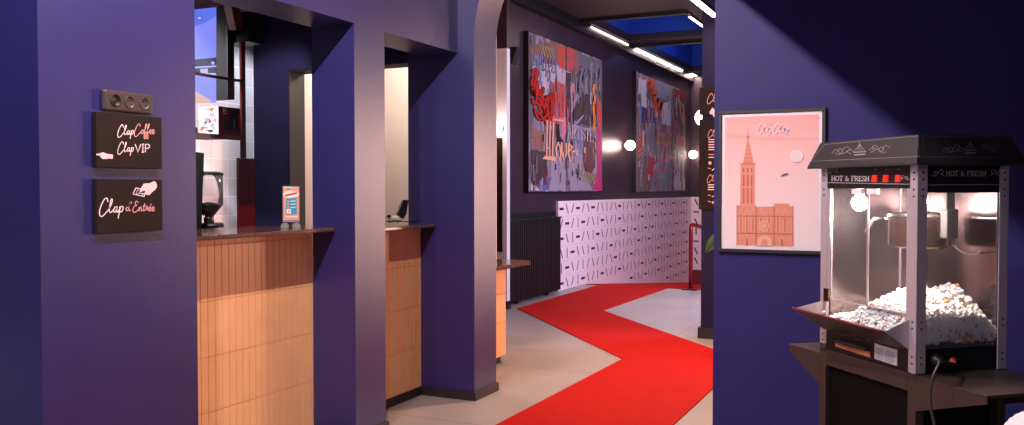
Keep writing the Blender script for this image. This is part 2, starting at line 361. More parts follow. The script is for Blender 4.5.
# ================================================================== BAR COUNTERS
def fluted(y0, y1, zs, xface, pitch=.0452):
    s = MB(); s.box(xface - .06, xface - .006, y0, y1, zs[0], zs[-1], 1)
    for z0, z1 in zip(zs[:-1], zs[1:]):
        y = y1
        while y > y0 + .004:
            ya = max(y - pitch, y0); g = .0015
            s.prism([(xface - .006, ya + g, z0 + g), (xface - .006, y - g, z0 + g), (xface - .006, y - g, z1 - g), (xface - .006, ya + g, z1 - g)], (.006, 0, 0), 0)
            y -= pitch
    return s
def slab(x0, x1, y0, y1, z0, z1, rad=.014):
    pts = [(x0, y0), (x1, y0)]
    pts += [(x1 - rad + rad * math.cos(a), y1 - rad + rad * math.sin(a)) for a in [math.pi / 2 * k / 6 for k in range(7)]] + [(x0, y1)]
    s = MB(); s.prism([(p[0], p[1], z0) for p in pts], (0, 0, z1 - z0)); return s
zs = [.055, .314, .573, .832, 1.091, 1.127]
t = thing('bar_counter', 'long peach tiled bar counter with brown stone top in the wider first opening', 'counter', (-3.1, 3.2, 0), 'tiled bar counters in the wall openings')
fluted(2.722, 3.829, zs, XB).build('tile_front', ['tile', 'terracotta'], t, .001)
slab(-3.4, -2.856, 2.722, 3.826, 1.127, 1.147).build('countertop', 'stone', t, .004)
s = MB(); s.box(-3.3, XB - .02, 2.722, 3.829, 0, .055); s.build('plinth', 'black', t)
t = thing('bar_counter', 'narrow peach tiled bar counter with brown stone top in the second opening', 'counter', (-3.1, 4.5, 0), 'tiled bar counters in the wall openings')
z2 = [.055, .322, .589, .856, 1.105]
fluted(4.112, 4.948, z2, XB).build('tile_front', ['tile', 'terracotta'], t, .001)
slab(-3.4, -2.896, 4.114, 4.946, 1.105, 1.126).build('countertop', 'stone', t, .004)
s = MB(); s.box(-3.3, XB + .006, 4.13, 4.948, 0, .055); s.build('plinth', 'skirting', t)
# low rounded counter beyond the pillar
t = thing('low_counter', 'low rounded peach tiled counter with brown stone top beyond the arch pillar', 'counter', (-3.2, 5.9, 0))
s = MB(); R_ = .1; yE = 6.24; xE = -2.98
path = [(xE, 5.315), (xE, yE - R_)] + [(xE - R_ + R_ * math.cos(a), yE - R_ + R_ * math.sin(a)) for a in [math.pi / 2 * k / 8 for k in range(1, 9)]] + [(-3.6, yE), (-3.6, 5.315)]
for z0, z1 in ((.06, .32), (.323, .545), (.548, .745)): s.prism([(p[0], p[1], z0) for p in path], (0, 0, z1 - z0))
s.build('tile_front', 'tile', t, .002)
s = MB(); pl = [(xE - .04, 5.315), (xE - .04, yE - R_)] + [(xE - R_ + .06 * math.cos(a), yE - R_ + .06 * math.sin(a)) for a in [math.pi / 2 * k / 6 for k in range(1, 7)]] + [(-3.6, yE - .04), (-3.6, 5.315)]
s.prism([(p[0], p[1], 0) for p in pl], (0, 0, .06)); s.build('plinth', 'black', t)
s = MB(); R2 = .1; xs, ys = -2.9, 6.53
pl = [(-3.6, 5.315), (xs, 5.315), (xs, ys - R2)] + [(xs - R2 + R2 * math.cos(a), ys - R2 + R2 * math.sin(a)) for a in [math.pi / 2 * k / 8 for k in range(1, 9)]] + [(-3.6, ys)]
s.prism([(p[0], p[1], .745) for p in pl], (0, 0, .03)); s.build('countertop', 'stone', t, .004)
s = MB(); s.box(-3.5, -3.1, 6.2, 6.23, .775, 1.08); s.build('end_panel', 'wood', t, .004)

# ================================================================== SIGNS AND SOCKETS ON THE LEFT PILLAR
PS = Plane((XF + .02, 0, 0), (1, 0, 0))
t = thing('wall_sign', 'upper brown sign reading ClapCoffee and Clap VIP with a pointing hand', 'sign', (XF, 2.37, 1.53), 'brown signs on the left pillar')
s = MB(); s.box(XF, XF + .02, 2.225, 2.524, 1.43, 1.63); s.build('board', 'sign', t, .0015)
d = decal(PS)
write(d, 'Clap', 116.8, 134.6, 4.15, .75, 0, sx=.79); write(d, 'Coffee', 133.4, 133.8, 4.15, .75, 1, sx=.83)
write(d, 'Clap', 116.8, 151.6, 4.15, .75, 0, sx=.79); write(d, 'VIP', 134.6, 152.2, 8, .9, 0, SERIF, sx=.86, smooth=False)
d.poly([(95.8, 154.2), (103, 152.3), (106, 153.6), (109, 154.1), (112.3, 154.5), (112.9, 156.3), (112, 159), (109, 158.4), (106, 159), (102.3, 158.9), (100, 156.8), (99.8, 155.5), (96, 155.2)], 2)
d.build('lettering', ['ink_white', 'ink_pink', 'ink_pale'], t)
t = thing('wall_sign', "lower brown sign reading Clap d'Entrée with a hand holding a ticket", 'sign', (XF, 2.37, 1.29), 'brown signs on the left pillar')
s = MB(); s.box(XF, XF + .02, 2.223, 2.524, 1.19, 1.388); s.build('board', 'sign', t, .0015)
d = decal(PS)
write(d, 'Clap', 98.2, 212.4, 6.0, 1.0, 0, sx=.82); write(d, "d'Entrée", 125.8, 211.0, 4.3, .8, 1, sx=.9)
d.poly([(135.4, 187.4), (146, 190.2), (144.2, 197), (132.2, 194.2)], 0)
d.poly([(136, 188.4), (145, 190.9), (143.5, 196), (133.2, 193.6)], 3)
write(d, 'Clap', 135.6, 192.6, 1.3, .4, 0, sx=1.25, slope=.25)
d.poly([(139.6, 189.6), (143.4, 183.6), (149.5, 183.2), (152.4, 181.6), (154.6, 181.2), (156.5, 184), (156.6, 187), (155, 189.6), (151.5, 192.2), (149.5, 194.8), (146.4, 195), (144.8, 193.6), (145.4, 190.4), (142.6, 191), (140.6, 192)], 2)
d.build('lettering', ['ink_white', 'ink_pink', 'ink_pale', 'sign'], t)
t = thing('socket_plate', 'grey three-gang socket plate mounted above the two brown signs', 'socket', (XF, 2.37, 1.677))
s = MB(); s.box(XF, XF + .022, 2.26, 2.482, 1.638, 1.715); s.build('plate', 'socket', t, .008)
for k, yy in enumerate((2.308, 2.372, 2.44)):
    s = MB(); s.lathe((XF + .0222, yy, 1.677), [(.0235, 0), (.0235, .002), (.0205, .002), (.020, .0002), (0, .0002)], 24, 0, (1, 0, 0)); sk = s.build('socket_insert', 'black' if k == 0 else 'socket2', t)
    if k:
        s = MB(); s.lathe((XF + .0222, yy - .007, 1.682), [(.0035, 0), (.0035, .0012), (0, .0012)], 10, 0, (1, 0, 0)); s.lathe((XF + .0222, yy + .008, 1.67), [(.004, 0), (.004, .0012), (0, .0012)], 10, 0, (1, 0, 0)); s.build('contact', 'black' if k == 1 else 'chrome', sk)

# ================================================================== THINGS ON AND BEHIND THE BAR
t = thing('menu_holder', 'clear acrylic stand holding an orange and blue card on the first bar counter', 'card stand', (-3.05, 3.7, 1.147))
PH = Plane((-3.05, 3.70, 1.147), (.643, -.766, 0))
def quad(u0, v0, u1, v1): return [(u0, v0), (u1, v0), (u1, v1), (u0, v1)]
s = MB(); q = [PH.at(*p) for p in quad(282.6, 186, 299.6, 222)]; s.prism([p - PH.n * .004 for p in q], PH.n * .003); s.build('acrylic_sheet', 'acrylic', t)
s = MB()
for cx_ in (284.8, 296.4):
    base = [PH.at(cx_ + 4.2 * math.cos(a), 226.0 + 3.4 * math.sin(a)) for a in [math.pi * 2 * k / 16 for k in range(16)]]
    s.prism([p - PH.n * .03 for p in base], PH.n * .06)
for p in s.v: p.z = max(p.z, 1.1475)
s.build('foot', 'acrylic', t)
card = MB(); q = [PH.at(*p) for p in [(283.6, 186.6), (298.6, 187.4), (298.8, 219.6), (283.8, 220)]]; card.prism(q, PH.n * .001); co = card.build('card', 'white', t)
d = decal(PH, .0015); mats = [flat('card_orange', 240, 160, 130), flat('card_blue', 60, 160, 190), flat('card_cream', 250, 235, 225), flat('card_red', 200, 70, 50), flat('card_grey', 190, 190, 195)]
d.poly(quad(283.4, 188, 298.8, 219.5), 0); d.poly([(285.6, 199), (296.6, 197), (297, 214.5), (286, 214.5)], 1)
d.disc(291, 194.2, 8, 2, 3.6); d.ribbon([(285, 195.6), (297, 193)], 1.9, 3); d.ribbon([(286.4, 189.3), (290, 188.6)], 1.4, 1)
for k in range(3): d.disc(288.2, 201.2 + 3.1 * k, .9, 0); d.ribbon([(290.5, 201.2 + 3.1 * k), (295.6, 201 + 3.1 * k)], .8, 2)
d.poly(quad(286.8, 209, 291, 213.4), 2); d.ribbon([(285.5, 217), (297.5, 216.6)], 1.0, 2); d.ribbon([(288, 211.8), (290, 210.6)], .8, 1)
d.build('print', mats, co)
t = thing('card_terminal', 'silver handset leaning on a small white base on the second counter', 'device', (-3.15, 4.7, 1.126))
PT = Plane((-3.12, 4.62, 1.126), (.8, -.6, 0))
s = MB(); q = [PT.at(*p) for p in [(395.5, 217), (403, 199.5), (408.5, 200.2), (406.5, 214), (403.5, 219)]]; s.prism([p - PT.n * .025 for p in q], PT.n * .03); s.build('body', 'steel', t, .004)
s = MB(); s.lathe(PT.at(395.5, 219.2), [(.03, -.002), (.028, .012), (.018, .022), (0, .024)], 20); s.build('dome', 'white', t)
s = MB(); s.lathe(PT.at(388.8, 216.5), [(.0, -.012), (.012, -.006), (.014, .002), (.01, .01), (0, .014)], 16); s.tube([PT.at(388.8, 217.5), PT.at(389.5, 221)], .004); s.build('knob', 'black', t)
s = MB()
for k in range(7):
    a = [PT.at(386 + 4 * k + random.uniform(-2, 2) + 3.2 * j, 221.5 + random.uniform(-1.2, 1.2), random.uniform(-.02, .04)) for j in range(4)]
    for p in a: p.z = max(p.z, 1.131)
    s.tube([V((p.x, p.y, p.z)) for p in a], .0035, 6)
s.build('cord', 'black', t)
t = thing('espresso_cover', 'tall black pointed machine cover beside the coffee grinder', 'machine', (-4.1, 4.15, .95))
PG = Plane((-4.1, 4.3, .95), (.7, -.714, 0))
s = MB(); q = [PG.at(*p) for p in [(190, 151), (204.2, 153), (202.6, 192), (201.5, 232), (190, 232)]]; s.prism([p - PG.n * .12 for p in q], PG.n * .12); s.build('body', 'black', t, .004)
s = MB(); s.tube([PG.at(203, 214, .01), PG.at(205.5, 218, .03)], .006); s.build('handle', 'chrome', t, 0)
t = thing('coffee_grinder', 'black coffee grinder with a clear bean hopper behind the first counter', 'grinder', (-4.12, 4.45, .95))
g0 = Plane((-4.15, 4.4, .95), (.7, -.714, 0)).at(209, 225); gx, gy = g0.x, g0.y
s = MB(); s.obox((gx - .09, gy - .09, .94), (.16, .1, 0), (-.1, .16, 0), (0, 0, .19)); s.build('body', 'black', t, .015)
s = MB(); s.lathe((gx, gy, 1.13), [(.03, 0), (.035, .03), (.03, .045)], 20); s.build('collar', 'steel', t)
s = MB(); s.lathe((gx, gy, 1.175), [(.03, 0), (.085, .07), (.09, .075), (.09, .27), (.0, .27)], 24); M['hopper'] = glass('hopper_glass', (.85, .83, .85, 1), .3, .08); s.build('hopper', 'hopper', t)
s = MB(); s.lathe((gx, gy, 1.175), [(.026, .002), (.078, .066), (.05, .085), (0, .095)], 24); s.build('beans', 'skirting', t)
s = MB(); s.lathe((gx, gy, 1.446), [(.092, 0), (.094, .012), (.06, .02), (0, .02)], 24); s.build('lid', 'black', t)
t = thing('back_counter', 'brown back counter carrying the coffee grinder against the white tiles', 'counter', (-4.2, 4, 0))
s = MB(); s.box(-4.409, -3.86, 2.6, 4.93, .9, .94); s.build('countertop', 'stone', t, .003)
s = MB(); s.box(-4.409, -3.9, 2.6, 4.93, 0, .9); s.build('cabinet', 'matte_black', t)
# red rack
XR = -3.75; PR = Plane((XR, 0, 0), (1, 0, 0))
pz = lambda u, v: PR.at(u, v)
t = thing('hanging_rack', 'dark red metal hanging rack with a shelf above the bar', 'rack', (XR, 4.1, 2.9))
yp = pz(244, 100).y
s = MB(); s.box(XR - .015, XR, yp - .02, yp + .015, pz(239, 158).z + .001, 2.24); s.build('upright', 'maroon', t)
zr = pz(230, 79).z
s = MB(); s.box(XR - .012, XR, 2.9, yp + .015, zr - .008, zr + .008); s.build('rail', 'maroon', t)
s = MB(); s.box(XR - .3, XR, 2.9, yp + .0, 1.655, 1.672); s.box(XR - .012, XR + .001, 2.9, yp, 1.645, 1.655); s.build('shelf', 'wood', t)
s = MB(); s.obox((XR - .16, yp + .0, 2.24), (.2, 0, 0), (0, .13, 0), (0, 0, .18)); s.build('ceiling_bracket', 'black', t)
s = MB(); q = [pz(231, 4), pz(239, 5), pz(246, 28), pz(236.5, 30)]; s.prism(q, (-.06, 0, 0)); s.build('wooden_brace', 'wood', t, .004)
s = MB(); a, b_ = pz(239, 158), pz(254.5, 158); s.box(XR - .02, XR, a.y, b_.y, .002, a.z)
o = s.build('red_panel', 'red_bright'); M['panel_red'] = flat('panel_red', 112, 8, 20, rough=.4); o.data.materials[0] = M['panel_red']
tag(o, 'narrow upright dark red panel behind the bar beside the blue wall', 'panel')
# boxes on the shelf
t = thing('console_box', 'red game console box with coloured controllers pictured, on the rack shelf', 'box', (XR - .1, 3.95, 1.672))
y0, y1 = pz(221, 120).y, pz(242.5, 120).y; zt = pz(230, 107).z
s = MB(); s.box(XR - .17, XR - .02, y0, y1, 1.672, zt); M['box_red'] = flat('box_red_card', 120, 14, 20, rough=.5); s.build('carton', 'box_red', t, .001)
PB = Plane((XR - .02, 0, 0), (1, 0, 0)); d = decal(PB)
mats = [flat('box_dark', 24, 26, 28), flat('box_teal', 20, 120, 150), flat('box_red', 210, 40, 40), 'ink_white']
d.poly([(229, 110.2), (242, 109.6), (242, 129.5), (224, 130), (224, 119.5), (229, 119.5)], 0)
d.ribbon([(234.4, 118.5), (234.4, 129)], 2.2, 1); d.ribbon([(239.4, 115), (239.4, 129)], 2.6, 2)
d.ribbon([(223.4, 108.3), (223.4, 111.8)], 1, 3); d.ribbon([(225.2, 108.3), (225.2, 111.8)], 1.1, 3); d.ribbon([(222.6, 113.5), (226.4, 113.5)], .7, 3)
d.build('print', mats, t)
d = MB(); d.off = .0008; d.map = lambda x, y, o: V((XR - .17 + x * .15, y0 - o, 1.673 + y * (zt - 1.675)))
mats = [flat('c1', 235, 225, 220), flat('c2', 200, 130, 120), flat('c3', 110, 150, 190), flat('c4', 230, 90, 60), flat('c5', 60, 55, 60), flat('c6', 170, 120, 160)]
d.poly([(0, 0), (1, 0), (1, 1), (0, 1)], 0)
for k in range(26): d.disc(random.uniform(.12, .88), random.uniform(.06, .94), random.uniform(.06, .14), random.randrange(1, 6), random.uniform(.03, .07))
d.build('side_print', mats, t)
yw = pz(212, 120).y - .07
s = MB(); s.box(XR - .27, XR - .06, yw - .4, yw + .02, 1.672, pz(205, 127).z + .0); tag(s.build('flat_box', 'maroon', None, .002), 'flat dark red box at the bottom of the pile on the rack shelf', 'box')
zb = pz(205, 127).z
s = MB(); s.box(XR - .27, XR - .06, yw - .38, yw, zb, zb + .05); s.box(XR - .272, XR - .058, yw - .382, yw + .002, zb + .05, zb + .068); tag(s.build('lidded_box', 'white', None, .002), 'white lidded box resting on the flat dark red box', 'box')
# wall screen
t = thing('television', 'wall screen with a black bezel showing a blue interior picture', 'television', (-3.9, 4.05, 2.2))
PTV = Plane((0, 4.05, 0), (0, -1, 0)); a, b_ = PTV.at(227, 5), PTV.at(227, 99)
s = MB(); s.box(-4.405, a.x, 4.05, 4.11, b_.z, a.z)
s.build('bezel', 'black', t, .004)
sm = bpy.data.materials.new('screen_blue'); sm.use_nodes = True; e = sm.node_tree.nodes['Principled BSDF']; e.inputs['Base Color'].default_value = (0, 0, 0, 1); e.inputs['Roughness'].default_value = .2
def em(name, r, g, b, k=1.0):
    m = flat(name, 0, 0, 0, rough=.15); m.node_tree.nodes['Principled BSDF'].inputs['Emission Color'].default_value = col(r, g, b); m.node_tree.nodes['Principled BSDF'].inputs['Emission Strength'].default_value = k * 1.25; return m
mats = [em('scr_blue', 120, 125, 225), em('scr_dark', 25, 25, 60), em('scr_pale', 165, 165, 235), em('scr_tan', 200, 160, 150), em('scr_sky', 85, 105, 215)]
d = decal(PTV)
d.poly([(180, 11), (216.4, 7.2), (216.4, 103), (180, 103)], 0); d.poly([(180, 11), (216.4, 7.2), (216.4, 16), (203, 24), (180, 30)], 4)
d.poly([(180, 61), (216.4, 57.5), (216.4, 74), (180, 76)], 1)
d.poly([(180, 67.5), (216.4, 65.5), (216.4, 67), (180, 69)], 2); d.poly([(200, 69), (208, 68.5), (208, 73), (201, 73)], 2); d.disc(213, 63, 1.6, 2)
d.disc(199.5, 18, 1.7, 2, 1.1); d.poly([(180, 90), (197, 92), (212, 101), (210, 103), (180, 103)], 3); d.poly([(180, 74), (216.4, 73), (216.4, 76), (180, 77)], 2)
d.build('screen', mats, t)

# ================================================================== FAR ROOM
# perforated panels on the art wall and end wall
t = thing('patterned_panel', 'pale pink wainscot panel with rows of black dashes and slashes below the paintings', 'panel', (XA + .03, 14, 0))
XP = XA + .035
M['panel'] = flat('pale_panel', 238, 216, 218, rough=.5, noise=.02, nscale=3)
s = MB(); s.prism([(XA + .002, 10.79, 1.195), (XA + .002, 17.94, 1.195), (XA + .002, 17.94, -.57), (XA + .002, 11.7, .001), (XA + .002, 10.79, .001)], (.033, 0, 0)); s.build('panel_board', 'panel', t)
M['groove'] = flat('panel_groove', 34, 22, 26, rough=.8); M['seam'] = flat('panel_seam', 196, 178, 184, rough=.6)
rows = ["-\\/-/\\-/\\|/\\-|/\\|-\\/-|\\/-\\/|-\\/|", "/-/|-/\\|-\\/|-\\/\\|/-|\\/-|\\-|-/\\|-\\", "-\\|-/\\|-\\/|\\/-|/-\\|-/-|\\/\\/\\|-/\\|", "\\|-\\\\|-\\/|-/\\|/\\|-/\\-|\\/-|\\/-|/\\-", "|-\\/|/\\/|/\\-|/\\-/\\|\\|\\/-|/\\-|\\/|", "-\\/|-\\/|-\\/|-\\/|\\/-|\\/-|\\/-|/\\-|"]
s = MB()
for r in range(9):
    zc = 1.09 - .2 * r
    for k in range(35):
        ch = rows[(r % 6)][(k + (r // 6) * 5) % len(rows[r % 6])]; y = 10.9 + .203 * k; z = zc
        if y > 17.8 or z - .075 < -max(0, y - 11.7) * SL + .01: continue
        dy, dz = {'-': (.075, 0), '|': (0, .07), '/': (.04, .065), '\\': (.04, -.065)}[ch]; w = .017 if ch == '-' else .012
        dd = Vector((dy, dz)).normalized(); nx, nz = -dd.y * w, dd.x * w
        s.face([(XP + .0006, y - dy + nx, z - dz + nz), (XP + .0006, y + dy + nx, z + dz + nz), (XP + .0006, y + dy - nx, z + dz - nz), (XP + .0006, y - dy - nx, z - dz - nz)])
s.build('dash_pattern', 'groove', t)
s = MB()
for r in range(7):
    zc = .99 - .2 * r
    ys = 10.8 if zc > 0 else 11.7 - zc / SL + .1
    s.face([(XP + .0003, ys, zc - .002), (XP + .0003, 17.93, zc - .002), (XP + .0003, 17.93, zc + .002), (XP + .0003, ys, zc + .002)])
s.build('panel_seams', 'seam', t)
t = thing('patterned_panel', 'short pale panel with the dash pattern turning the far corner behind the red railing', 'panel', (-4, 17.9, 0))
s = MB(); s.box(XP + .002, -2.2, 17.905, 17.948, -.568, 1.195); s.build('panel_board', 'panel', t)
s = MB()
for r in range(8):
    for k in range(10):
        ch = rows[r % 6][(k * 3 + 1) % 30]; x = XP + .12 + .21 * k; z = 1.09 - .2 * r
        if z < -.45: continue
        dy, dz = {'-': (.055, 0), '|': (0, .07), '/': (.032, .065), '\\': (.032, -.065)}[ch]; w = .014
        dd = Vector((dy, dz)).normalized(); nx, nz = -dd.y * w, dd.x * w
        s.face([(x - dy + nx, 17.9044, z - dz + nz), (x + dy + nx, 17.9044, z + dz + nz), (x + dy - nx, 17.9044, z + dz - nz), (x - dy - nx, 17.9044, z - dz - nz)])
s.build('dash_pattern', 'groove', t)
# radiator
t = thing('radiator', 'black ribbed radiator on the wall beside the pale patterned panel', 'radiator', (-4.4, 10, 0))
s = MB(); y0, y1 = 9.02, 10.58; n = 30
for k in range(n):
    y = y0 + (y1 - y0) * (k + .5) / n; s.box(-4.36, -4.318, y - .016, y + .016, .05, .98)
s.box(-4.43, -4.36, y0, y1, .05, .98); M['rad'] = flat('radiator_black', 30, 22, 23, rough=.5, spec=.25); s.build('fins', 'rad', t, .006)
s = MB(); s.box(-4.45, -4.31, y0 - .01, y1 + .01, .98, 1.0); s.build('top_grille', 'black', t, .003)
for y in (9.4, 10.3): s = MB(); s.box(-4.44, -4.38, y - .02, y + .02, 0.001, .05); s.build('foot', 'black', t)
s = MB(); s.box(XA + .001, -4.44, 9.0, 10.7, .9, 1.06); s.build('wall_bracket', 'black', t)
# handrail
t = thing('handrail', 'dark red tubular handrail at the edge of the ramp', 'railing', (-2.9, 11.7, 0))
p0 = V((-2.9, 11.72, 0)); s = MB(); s.tube([p0 + V((0, 0, z)) for z in (.0, .4, .8, .83)] + [p0 + V((.0, .03, .862)), p0 + V((0, .08, .872)), p0 + V((0, 5, .872 - SL * 5))], .028, 12); s.build('tube', 'rail', t)
s = MB(); s.box(-3.0, -2.8, 11.62, 11.69, .0005, .02); s.build('floor_plate', 'maroon', t, .003)
s = MB(); s.tube([p0 + V((0, 4.6, -.42)), p0 + V((0, 4.6, .45))], .028, 12); s.build('post', 'rail', t)
s = MB(); s.prism([(-2.91, 11.8, .06), (-2.91, 16.2, .06 - SL * 4.4), (-2.91, 16.2, .26 - SL * 4.4), (-2.91, 11.8, .26)], (.02, 0, 0)); s.build('kick_plate', 'maroon', t)
# paintings
def canvas(label, q, tname):
    P0 = Plane((XA + .07, 0, 0), (1, 0, 0)); c = [P0.at(*p) for p in q]; y0, y1 = c[0].y, c[1].y
    z0 = sum(p.z for p in (c[2], c[3])) / 2; z1 = (c[0].z + c[1].z) / 2
    t = thing('painting', label, 'painting', (XA, (y0 + y1) / 2, z0), 'graffiti paintings on the dark wall')
    s = MB(); s.box(XA + .001, XA + .066, y0 - .012, y1 + .012, z0 - .012, z1 + .012); s.build('frame', 'black', t)
    s = MB(); s.face([(XA + .0675, y0, z0), (XA + .0675, y1, z0), (XA + .0675, y1, z1), (XA + .0675, y0, z1)]); s.build('canvas', tname, t)
    return t, decal(P0, .0002)
def paintmat(name, c1, c2, c3):
    m = mat(name, c1, rough=.6, spec=.12, bump=.2, bscale=20); nt = m.node_tree; b = nt.nodes['Principled BSDF']
    tc = nt.nodes.new('ShaderNodeTexCoord'); mp = nt.nodes.new('ShaderNodeMapping'); mp.inputs['Scale'].default_value = (1, 3.2, .7)
    n = nt.nodes.new('ShaderNodeTexNoise'); n.inputs['Scale'].default_value = 1.4; n.inputs['Detail'].default_value = 8; n.inputs['Roughness'].default_value = .7; n.inputs['Distortion'].default_value = .6
    r = nt.nodes.new('ShaderNodeValToRGB'); r.color_ramp.elements[0].color = c1; r.color_ramp.elements[0].position = .33; r.color_ramp.elements[1].color = c3; r.color_ramp.elements[1].position = .68
    e = r.color_ramp.elements.new(.5); e.color = c2
    nt.links.new(tc.outputs['Object'], mp.inputs[0]); nt.links.new(mp.outputs[0], n.inputs['Vector']); nt.links.new(n.outputs['Fac'], r.inputs['Fac']); nt.links.new(r.outputs['Color'], b.inputs['Base Color'])
    return m
M['canvas1'] = paintmat('canvas_grey', col(60, 46, 52), col(122, 106, 114), col(190, 174, 180))
M['canvas2'] = paintmat('canvas_mauve', col(70, 54, 60), col(140, 122, 130), col(196, 178, 182))
pc = {}
def pm(name, r, g, b, n=.28, sc=2.2):
    g_ = .3 * r + .5 * g + .2 * b; k = .82; c1 = [g_ + (x - g_) * k for x in (r, g, b)]; c2 = [.55 * x + .45 * (g_ * .5 + 62) for x in c1]
    m = mat('paint_' + name, col(*c1), rough=.6, spec=.12); nt = m.node_tree; bs = nt.nodes['Principled BSDF']
    tc = nt.nodes.new('ShaderNodeTexCoord'); mp = nt.nodes.new('ShaderNodeMapping'); mp.inputs['Scale'].default_value = (1, 9, 1.6)
    no = nt.nodes.new('ShaderNodeTexNoise'); no.inputs['Scale'].default_value = sc; no.inputs['Detail'].default_value = 7; no.inputs['Distortion'].default_value = .8
    rr = nt.nodes.new('ShaderNodeValToRGB'); rr.color_ramp.elements[0].color = col(*c2); rr.color_ramp.elements[0].position = .3 + .1 * (n > .2); rr.color_ramp.elements[1].color = col(*c1); rr.color_ramp.elements[1].position = .45 + .12 * (n > .2)
    nt.links.new(tc.outputs['Object'], mp.inputs[0]); nt.links.new(mp.outputs[0], no.inputs['Vector']); nt.links.new(no.outputs['Fac'], rr.inputs['Fac']); nt.links.new(rr.outputs['Color'], bs.inputs['Base Color']); pc[name] = m; return pc[name]
t1, d = canvas('first and nearer graffiti painting, with Love and ARTISTE lettering over red', [(529, 32), (602.3, 60), (602.3, 191.5), (529.5, 191)], 'canvas1')
mats = [pm('orange_red', 225, 70, 40), pm('red', 222, 62, 58), pm('pink', 228, 110, 120), pm('slate', 100, 98, 108), pm('umber', 74, 52, 52), pm('lilac', 120, 118, 170), pm('graffiti_red', 205, 28, 12, .1), pm('outline', 50, 26, 26, .1),
        pm('peach', 235, 160, 118, .08), pm('chalk', 192, 168, 172, .3), pm('amber', 240, 130, 40, .15), pm('magenta', 214, 30, 104), pm('straw', 176, 150, 100, .2), pm('mist', 150, 132, 146, .2, 4), pm('indigo', 88, 86, 146), pm('rust', 150, 92, 72), pm('oxblood', 118, 46, 52)]
def blob(pts, m, j=.6):
    out = []
    for k in range(len(pts)):
        a = Vector(pts[k]); c = Vector(pts[(k + 1) % len(pts)]); n = max(1, int((c - a).length / 3))
        for i in range(n): out.append(tuple(a.lerp(c, i / n) + Vector((random.uniform(-j, j), random.uniform(-j, j)))))
    d.poly(out, m)
blob([(530.5, 42), (552, 48), (552, 58), (530.5, 54)], 15, .5); blob([(546, 42), (560, 46), (561, 66), (548, 62)], 15)
blob([(540, 62), (556, 66), (570, 72), (570, 92), (551, 86), (541, 94), (532, 90), (533, 66)], 9, .6)
blob([(557, 43.5), (565.5, 46.5), (565.5, 70), (559, 68)], 0, .3); blob([(566.5, 47), (576, 50.5), (576, 60), (572, 71.5), (566.5, 70.5)], 1, .3)
blob([(550, 84), (556, 81), (565, 84), (568, 98), (568.5, 120), (565, 133), (560, 136), (557, 122), (553, 108)], 1, .7); blob([(558, 118), (568, 117), (566, 134), (562, 140)], 2)
blob([(576, 52), (601.5, 61.5), (601.5, 96), (592, 92), (576, 94)], 3); blob([(566.5, 72), (571, 73), (571, 124), (567, 118)], 4, .3); blob([(571, 82), (574.5, 84), (574, 112), (571, 110)], 2, .3)
blob([(573, 112), (577, 100), (586, 93), (595, 96), (601, 108), (601, 128), (573, 124)], 4); blob([(575, 50), (579, 52), (578, 76), (574, 78)], 15, .4)
blob([(596.5, 98), (601.6, 104), (601.6, 132), (597, 128)], 1, .3); blob([(596, 128), (601.8, 130), (601.8, 190.5), (593, 190.5), (597, 170)], 11, .4); blob([(583, 134), (596, 138), (596, 166), (590, 175), (583, 168)], 16)
blob([(531, 150), (546, 152), (548, 176), (541, 186), (531, 182)], 4); blob([(531, 128), (544, 132), (544, 150), (531, 150)], 15, .7)
blob([(550, 166), (556, 163), (566, 170), (566, 190.5), (549, 190.5), (551, 178)], 13); blob([(568, 158), (582, 150), (584, 172), (592, 190.5), (568, 190.5)], 13, .9); blob([(540, 180), (546, 176), (549.5, 179), (549, 190), (538, 190.5)], 14); blob([(530.5, 184), (536, 186), (540, 190.5), (530.5, 190.5)], 9, .3)
blob([(556, 124), (559, 124), (560, 136), (564, 142), (564, 152), (557, 150)], 7, .3); blob([(533, 56), (541, 54), (541, 66), (533, 66)], 5, .8); blob([(577, 126), (583, 124), (583, 150), (577, 148)], 5, .5)
d.ribbon([(566.1, 46.4), (566.1, 191)], .5, 7)
def smudges(n, x0, x1, top, bot, ms):
    for k in range(n):
        x = random.uniform(x0, x1); f = (x - x0) / (x1 - x0); ya = top[0] + (top[1] - top[0]) * f + 2; y = random.uniform(ya, bot - 6); L_ = random.uniform(3, 16)
        d.ribbon(crv([(x, y), (x + random.uniform(-.5, .5), y + L_ * .5), (x + random.uniform(-.6, .6), min(bot, y + L_))], 3), random.choice((.35, .5, .8, 1.4)), random.choice(ms))
smudges(150, 530.5, 601, (33, 60), 190.5, (3, 3, 4, 4, 9, 13, 13, 15, 5, 16, 7))
smudges(26, 549, 568, (80, 84), 134, (1, 0, 2, 1))
for x0, y0, n in ((540, 50, 5), (580, 175, 5)):
    for k in range(n): d.ribbon(crv([(x0 + 3 * k, y0 + 1.2 * k), (x0 + 3 * k - .6, y0 - 5 + k), (x0 + 3 * k + 1.6, y0 - 3 + k), (x0 + 3 * k + .4, y0 + 5 + k), (x0 + 3 * k + 3, y0 + 2 + k)]), .7, 12)
for x0, y0 in ((534, 66), (539, 62), (543, 68), (549, 64), (553, 70), (537, 74), (547, 78)): d.ribbon(crv([(x0, y0 - 5), (x0 + 2, y0 - 8), (x0 + 2.4, y0), (x0, y0 + 3), (x0 + 3, y0 + 2), (x0 + 2.4, y0 + 9)]), .8, 5)
for k in range(9): d.ribbon(crv([(576 + 2.7 * k, 78 + random.uniform(-14, 14)), (579 + 2.5 * k, 70 + random.uniform(-8, 8)), (577 + 2.6 * k, 88 + random.uniform(-8, 8)), (580 + 2.4 * k, 90 + random.uniform(-8, 8))]), .45, 9 if k % 2 else 7)
